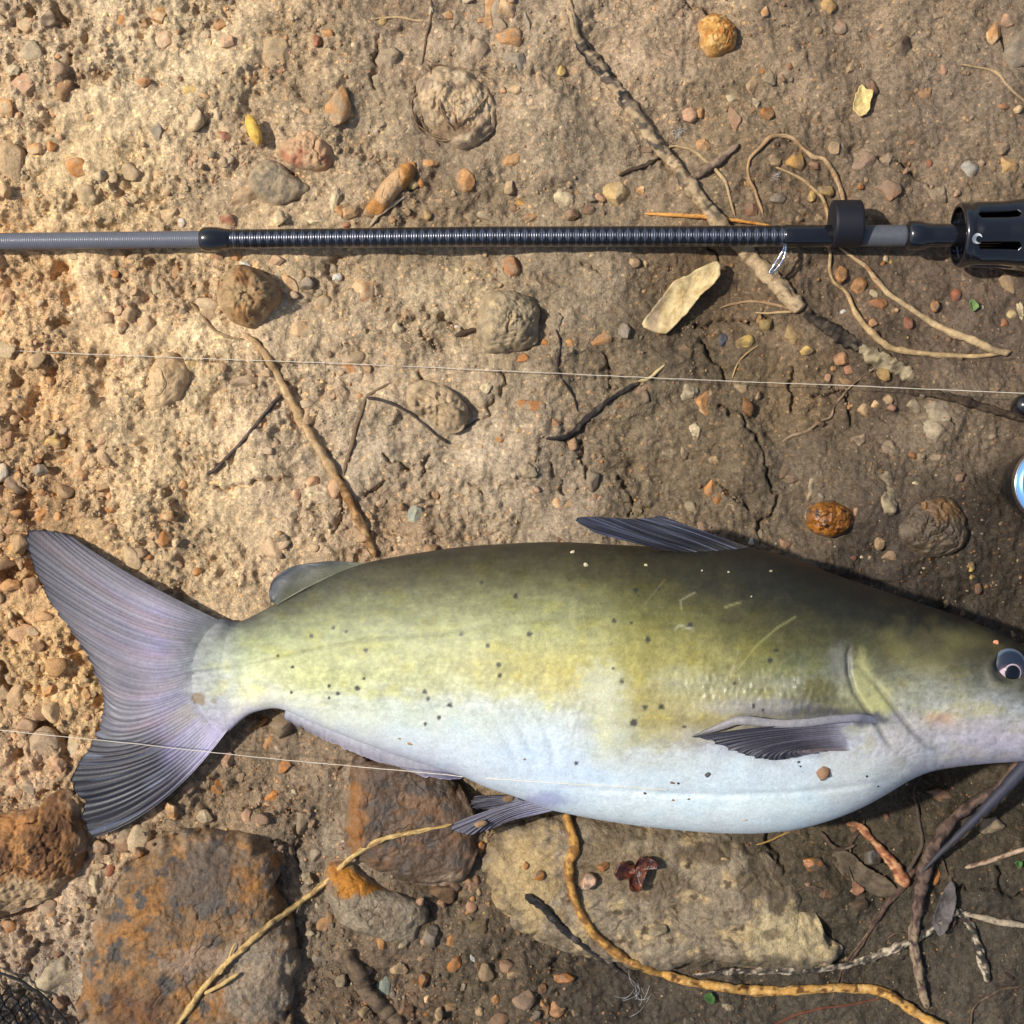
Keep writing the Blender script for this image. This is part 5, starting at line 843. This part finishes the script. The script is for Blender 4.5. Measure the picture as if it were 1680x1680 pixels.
xs = np.arange(374, 1292, 1.0)
def cgrip(x, a):
    h = np.sin(x * 2 * np.pi / 4.0); dm = np.sin(x * 2 * np.pi / 28 + 2 * a) * np.sin(x * 2 * np.pi / 28 - 2 * a)
    m = sstep(-.15, .25, dm)[..., None]; return (alb((26, 27, 31)) * (1 - m) + alb((84, 87, 99)) * m) * (1 + .22 * h)[..., None]
lathe('wrapped_grip', np.stack([xs, np.interp(xs, [374, 1290], [15.4, 17.0]) + (.34 + .14 * perlin2(xs / 9, xs * 0, 3)) * np.sin(xs * 2 * np.pi / 4.0)], 1), M_GRIP, cgrip, sides=40)
lathe('gloss_sleeve', [(1284, 16.5), (1288, 18), (1300, 18.5), (1325, 18), (1362, 18), (1366, 17)], M_GLOSS)
lathe('keeper_ring', [(1364, 34), (1365, 36.6), (1366.5, 37.6), (1370, 37.8), (1406, 37.8), (1409.5, 37.6), (1411, 36.6), (1412, 34)], M_RUBBER, dy=-20, dz=.002)
lathe('grey_shaft', [(1410, 17)] + [(x, 17.2) for x in np.arange(1414, 1490, 4.)], M_ROD, lambda x, a: alb((86, 88, 92)) * (1 + .12 * perlin2(x / 9, np.cos(a) * 3, 3))[..., None])
lathe('locking_collar', [(1486, 17), (1488, 21), (1493, 23.5), (1508, 23.5), (1515, 21.5), (1524, 19.5), (1532, 18.5), (1536, 19), (1540, 18.4), (1545, 18.8), (1550, 18.4), (1600, 18.4), (1800, 18.4)], M_GLOSS)
# slotted hood: a shell with six long slots
hx = np.concatenate([[1571], np.linspace(1572.5, 1800, 120)]); ha = np.linspace(0, 2 * np.pi, 145)[:-1]
hr = np.interp(hx, [1571, 1574, 1582, 1586, 1640, 1660, 1690, 1720, 1800], [49, 52, 53, 51.5, 52.5, 55, 60, 62, 50])
HX, HA = np.meshgrid(hx, ha, indexing='ij'); seg = np.degrees(HA) % 60 - 30
facet = 1 - .045 * np.cos(np.radians(seg * 6)) * sstep(1586, 1600, HX) * sstep(1690, 1655, HX)
HR = hr[:, None] * facet
C0 = W(hx, rcy(hx), rcz(hx)); shell = lambda R: np.stack([C0[:, None, 0] + 0 * HA, C0[:, None, 1] - R * S * np.sin(HA), C0[:, None, 2] + R * S * np.cos(HA)], -1)
VA = shell(HR); VB = shell(HR - 4.5)
F = gridF(len(hx), len(ha), True); fcx = HX.ravel()[F].mean(1); ca_ = np.stack([np.cos(HA.ravel()[F]).mean(1), np.sin(HA.ravel()[F]).mean(1)], 1)
fseg = np.degrees(np.arctan2(ca_[:, 1], ca_[:, 0])) % 60 - 30
hole = (np.abs(fseg) < 8.5 * np.sqrt(np.clip(1 - ((fcx - 1626) / 34) ** 8, 0, 1))) & (np.abs(fcx - 1626) < 34)
keepF = F[~hole]; n = HX.size
ed = {}
for f in keepF:
    for a_, b_ in zip(f, np.roll(f, -1)):
        if (b_, a_) in ed: del ed[(b_, a_)]
        else: ed[(a_, b_)] = 1
rimF = np.array([[b_, a_, a_ + n, b_ + n] for a_, b_ in ed])
mk('slotted_hood', np.concatenate([VA.reshape(-1, 3), VB.reshape(-1, 3)]), [keepF, keepF[:, ::-1] + n, rimF], M_GLOSS, None, rod)
# reflected highlight on the hood, built as a white crescent
ac = np.linspace(-2.2, 2.2, 24); cx0, cy0 = 1605, 391
o_ = np.stack([cx0 - 1 + 8 * np.cos(ac + 3.4), cy0 + 8.5 * np.sin(ac + 3.4)], 1); i_ = np.stack([cx0 + 2 + 5.6 * np.cos(ac + 3.4), cy0 + 1.5 + 6 * np.sin(ac + 3.4)], 1)
Vc = np.concatenate([W(o_[:, 0], o_[:, 1], .023 + 53.2 * S), W(i_[:, 0], i_[:, 1], .023 + 53.2 * S)]); m_ = len(ac); Vc2 = Vc - np.array([0, 0, .0016])
q = np.arange(m_ - 1); Ft = np.stack([q, q + 1, q + 1 + m_, q + m_], 1)
sideF = np.concatenate([np.stack([q, q + 1, q + 1 + 2 * m_, q + 2 * m_], 1), np.stack([q + m_, q + 1 + m_, q + 1 + 3 * m_, q + 3 * m_], 1)])
mk('crescent_glint', np.concatenate([Vc, Vc2]), [Ft, sideF], M_WHITE, None, rod)
# wire hook keeper
hk = [(1287, 402), (1284, 412), (1276, 425), (1268, 438), (1263, 446), (1268, 447), (1278, 436), (1286, 423), (1289, 411), (1290, 402)]
tube('hook_keeper', hk, [4.5, 4.5, 4.5, 4.5, 4.5, 4.5, 4.5, 4.5, 4.5, 4.5], lambda u, l, a: np.broadcast_to(np.array([.7, .72, .75]), u.shape + (3,)), mat=M_CHROME, z=[.018, .020, .019, .017, .016, .016, .017, .019, .020, .018], wob=0, bump=0, parent=rod, step=1.0)

# ------------------------------------------------------------------ reel at the right edge
reel = empty('fishing_reel', 'blue fishing reel with chrome rim at the right edge', 'reel')
def ell_lathe(name, prof, mat, cx=1750, cy=794, sy=0.86, sides=96, parent=reel, ang=None, exp=2.0):
    pr = np.array(prof, float); a = np.linspace(0, 2 * np.pi, sides, endpoint=False) if ang is None else ang
    sx = np.sign(np.cos(a)) * np.abs(np.cos(a)) ** (2 / exp); syy = np.sign(np.sin(a)) * np.abs(np.sin(a)) ** (2 / exp)
    c0 = W(cx, cy, .042); V = np.stack([c0[0] + pr[:, :1] * S * sx, c0[1] + pr[:, :1] * S * sy * syy, pr[:, 1:] + 0 * a[None]], -1)
    return mk(name, V, gridF(len(pr), len(a), True)[:, ::1], mat, None, parent, smooth=True)
ell_lathe('body', [(70, .000), (74, .010), (76, .034), (70, .036)], M_GLOSS)
ell_lathe('chrome_rim', [(78, .032), (81, .034), (82.5, .037), (82.5, .039), (81.5, .041), (80, .0418), (78, .041)], M_CHROME)
ell_lathe('side_plate', [(80, .0405), (77, .0428), (70, .0442), (58, .0448), (56, .043)], M_BLUE)
ell_lathe('recess', [(70, .0440), (68, .0466), (65, .0460), (62, .040), (30, .039), (1, .039)], M_GLOSS, exp=3.0, sy=.58)
ell_lathe('spool_cap', [(62, .037), (62, .0415), (58, .0435), (40, .045), (1, .046)], M_CHROME, sy=.2)
ell_lathe('handle_knob', [(12, .010), (16, .014), (18, .024), (14, .030), (1, .031)], M_GLOSS, cx=1697, cy=662, sy=1)
tube('handle_arm', [(1700, 652), (1735, 700), (1748, 760)], [14, 16, 18], lambda u, l, a: np.broadcast_to(np.array([.6, .6, .62]), u.shape + (3,)), mat=M_CHROME, z=[.034, .044, .050], wob=0, bump=0, parent=reel)

# ------------------------------------------------------------------ fishing lines
def fline(label, pts, z, wpx=1.25):
    return tag(tube('fishing_line', pts, [wpx] * 4, lambda u, l, a: np.broadcast_to(alb((222, 208, 180)), u.shape + (3,)), mat=M_LINE, z=z, wob=.6, bump=0, sides=6, step=6, taper=False), label, 'fishing line')
fline('thin pale fishing line crossing the middle of the ground to the reel', [(-60, 572), (300, 587), (600, 598), (1120, 622), (1400, 633), (1700, 646)], [.008, .008, .008, .010, .012, .030])
gx_ = np.array([600, 700, 742, 765, 800, 860, 930, 1010, 1100, 1160], float)
fl2 = [(-60, 1192), (0, 1198), (100, 1208), (200, 1218), (300, 1229), (400, 1240), (500, 1250), (600, 1259), (700, 1268), (760, 1274), (800, 1277), (860, 1281), (930, 1286), (1010, 1290), (1095, 1296)]
z2 = [.016, .018, .022, .024, .025, .027, .029, .032, .040, .047] + [zd(x, y) + .0004 for x, y in fl2[10:]]
q2 = np.array(fl2, float); arc = np.concatenate([[0], np.cumsum(np.linalg.norm(np.diff(q2, axis=0), axis=1))]); zi = np.interp(np.linspace(0, arc[-1], 60), arc, z2)
fline('thin pale fishing line crossing the tail fin to the belly', fl2, zi)

# ------------------------------------------------------------------ landing net in the corner
net = empty('landing_net', 'black landing net mesh in the bottom left corner', 'net')
NC = (-60, 1790); NR = 203
def netz(px, py):
    q = np.hypot(px - NC[0], py - NC[1]) / NR; return .014 + .022 * np.clip(1 - q ** 4, 0, 1) + .003 * perlin2(px / 40, py / 40, 3)
aa = np.linspace(0, 2 * np.pi, 90); ringp = np.stack([NC[0] + NR * np.cos(aa), NC[1] + NR * np.sin(aa)], 1)
tube('rim_cord', ringp, [5, 5], lambda u, l, a: np.broadcast_to(np.array([.01, .01, .011]), u.shape + (3,)), mat=M_NET, z=[.012, .012], wob=1.5, bump=.2, parent=net, taper=False)
cell = 12.5; VV, FF, k = [], [], 0; rn = np.random.default_rng(8)
pts = {}
def npt(i, j):
    if (i, j) not in pts:
        x = NC[0] + (i + .5 * (j % 2)) * cell * 1.25 + rn.uniform(-2.6, 2.6); y = NC[1] + j * cell * .86 + rn.uniform(-2.6, 2.6)
        d = np.hypot(x - NC[0], y - NC[1])
        pts[(i, j)] = (x, y, d)
    return pts[(i, j)]
def strand(p, q, w):
    global k
    m = 5; t = np.linspace(0, 1, m); x = p[0] + (q[0] - p[0]) * t; y = p[1] + (q[1] - p[1]) * t; z = netz(x, y); P = W(x, y, 0); P[:, 2] = z
    d = P[-1] - P[0]; d /= np.linalg.norm(d) + 1e-9; b = np.cross(d, [0, 0, 1.]); a = np.linspace(0, 2 * np.pi, 6, endpoint=False); r = w * S * (1 + .7 * np.abs(2 * t - 1) ** 3)
    V = P[:, None] + r[:, None, None] * (np.cos(a)[None, :, None] * b + np.sin(a)[None, :, None] * np.array([0, 0, 1.])); VV.append(V.reshape(-1, 3)); FF.append(gridF(m, 6, True) + k); k += m * 6
for j in range(-18, 19):
    for i in range(-14, 15):
        p = npt(i, j)
        if p[2] > NR or p[0] < -60 or p[1] > 1740: continue
        for q in ((i - 1 + (j % 2), j + 1), (i + (j % 2), j + 1)):
            Q = npt(*q)
            if Q[2] < NR + 4: strand(p, Q, 2.4)
        Q = npt(i + 1, j)
        if rn.random() < .22 and Q[2] < NR: strand(p, Q, 2.0)
mk('netting', np.concatenate(VV), np.concatenate(FF), M_NET, None, net)
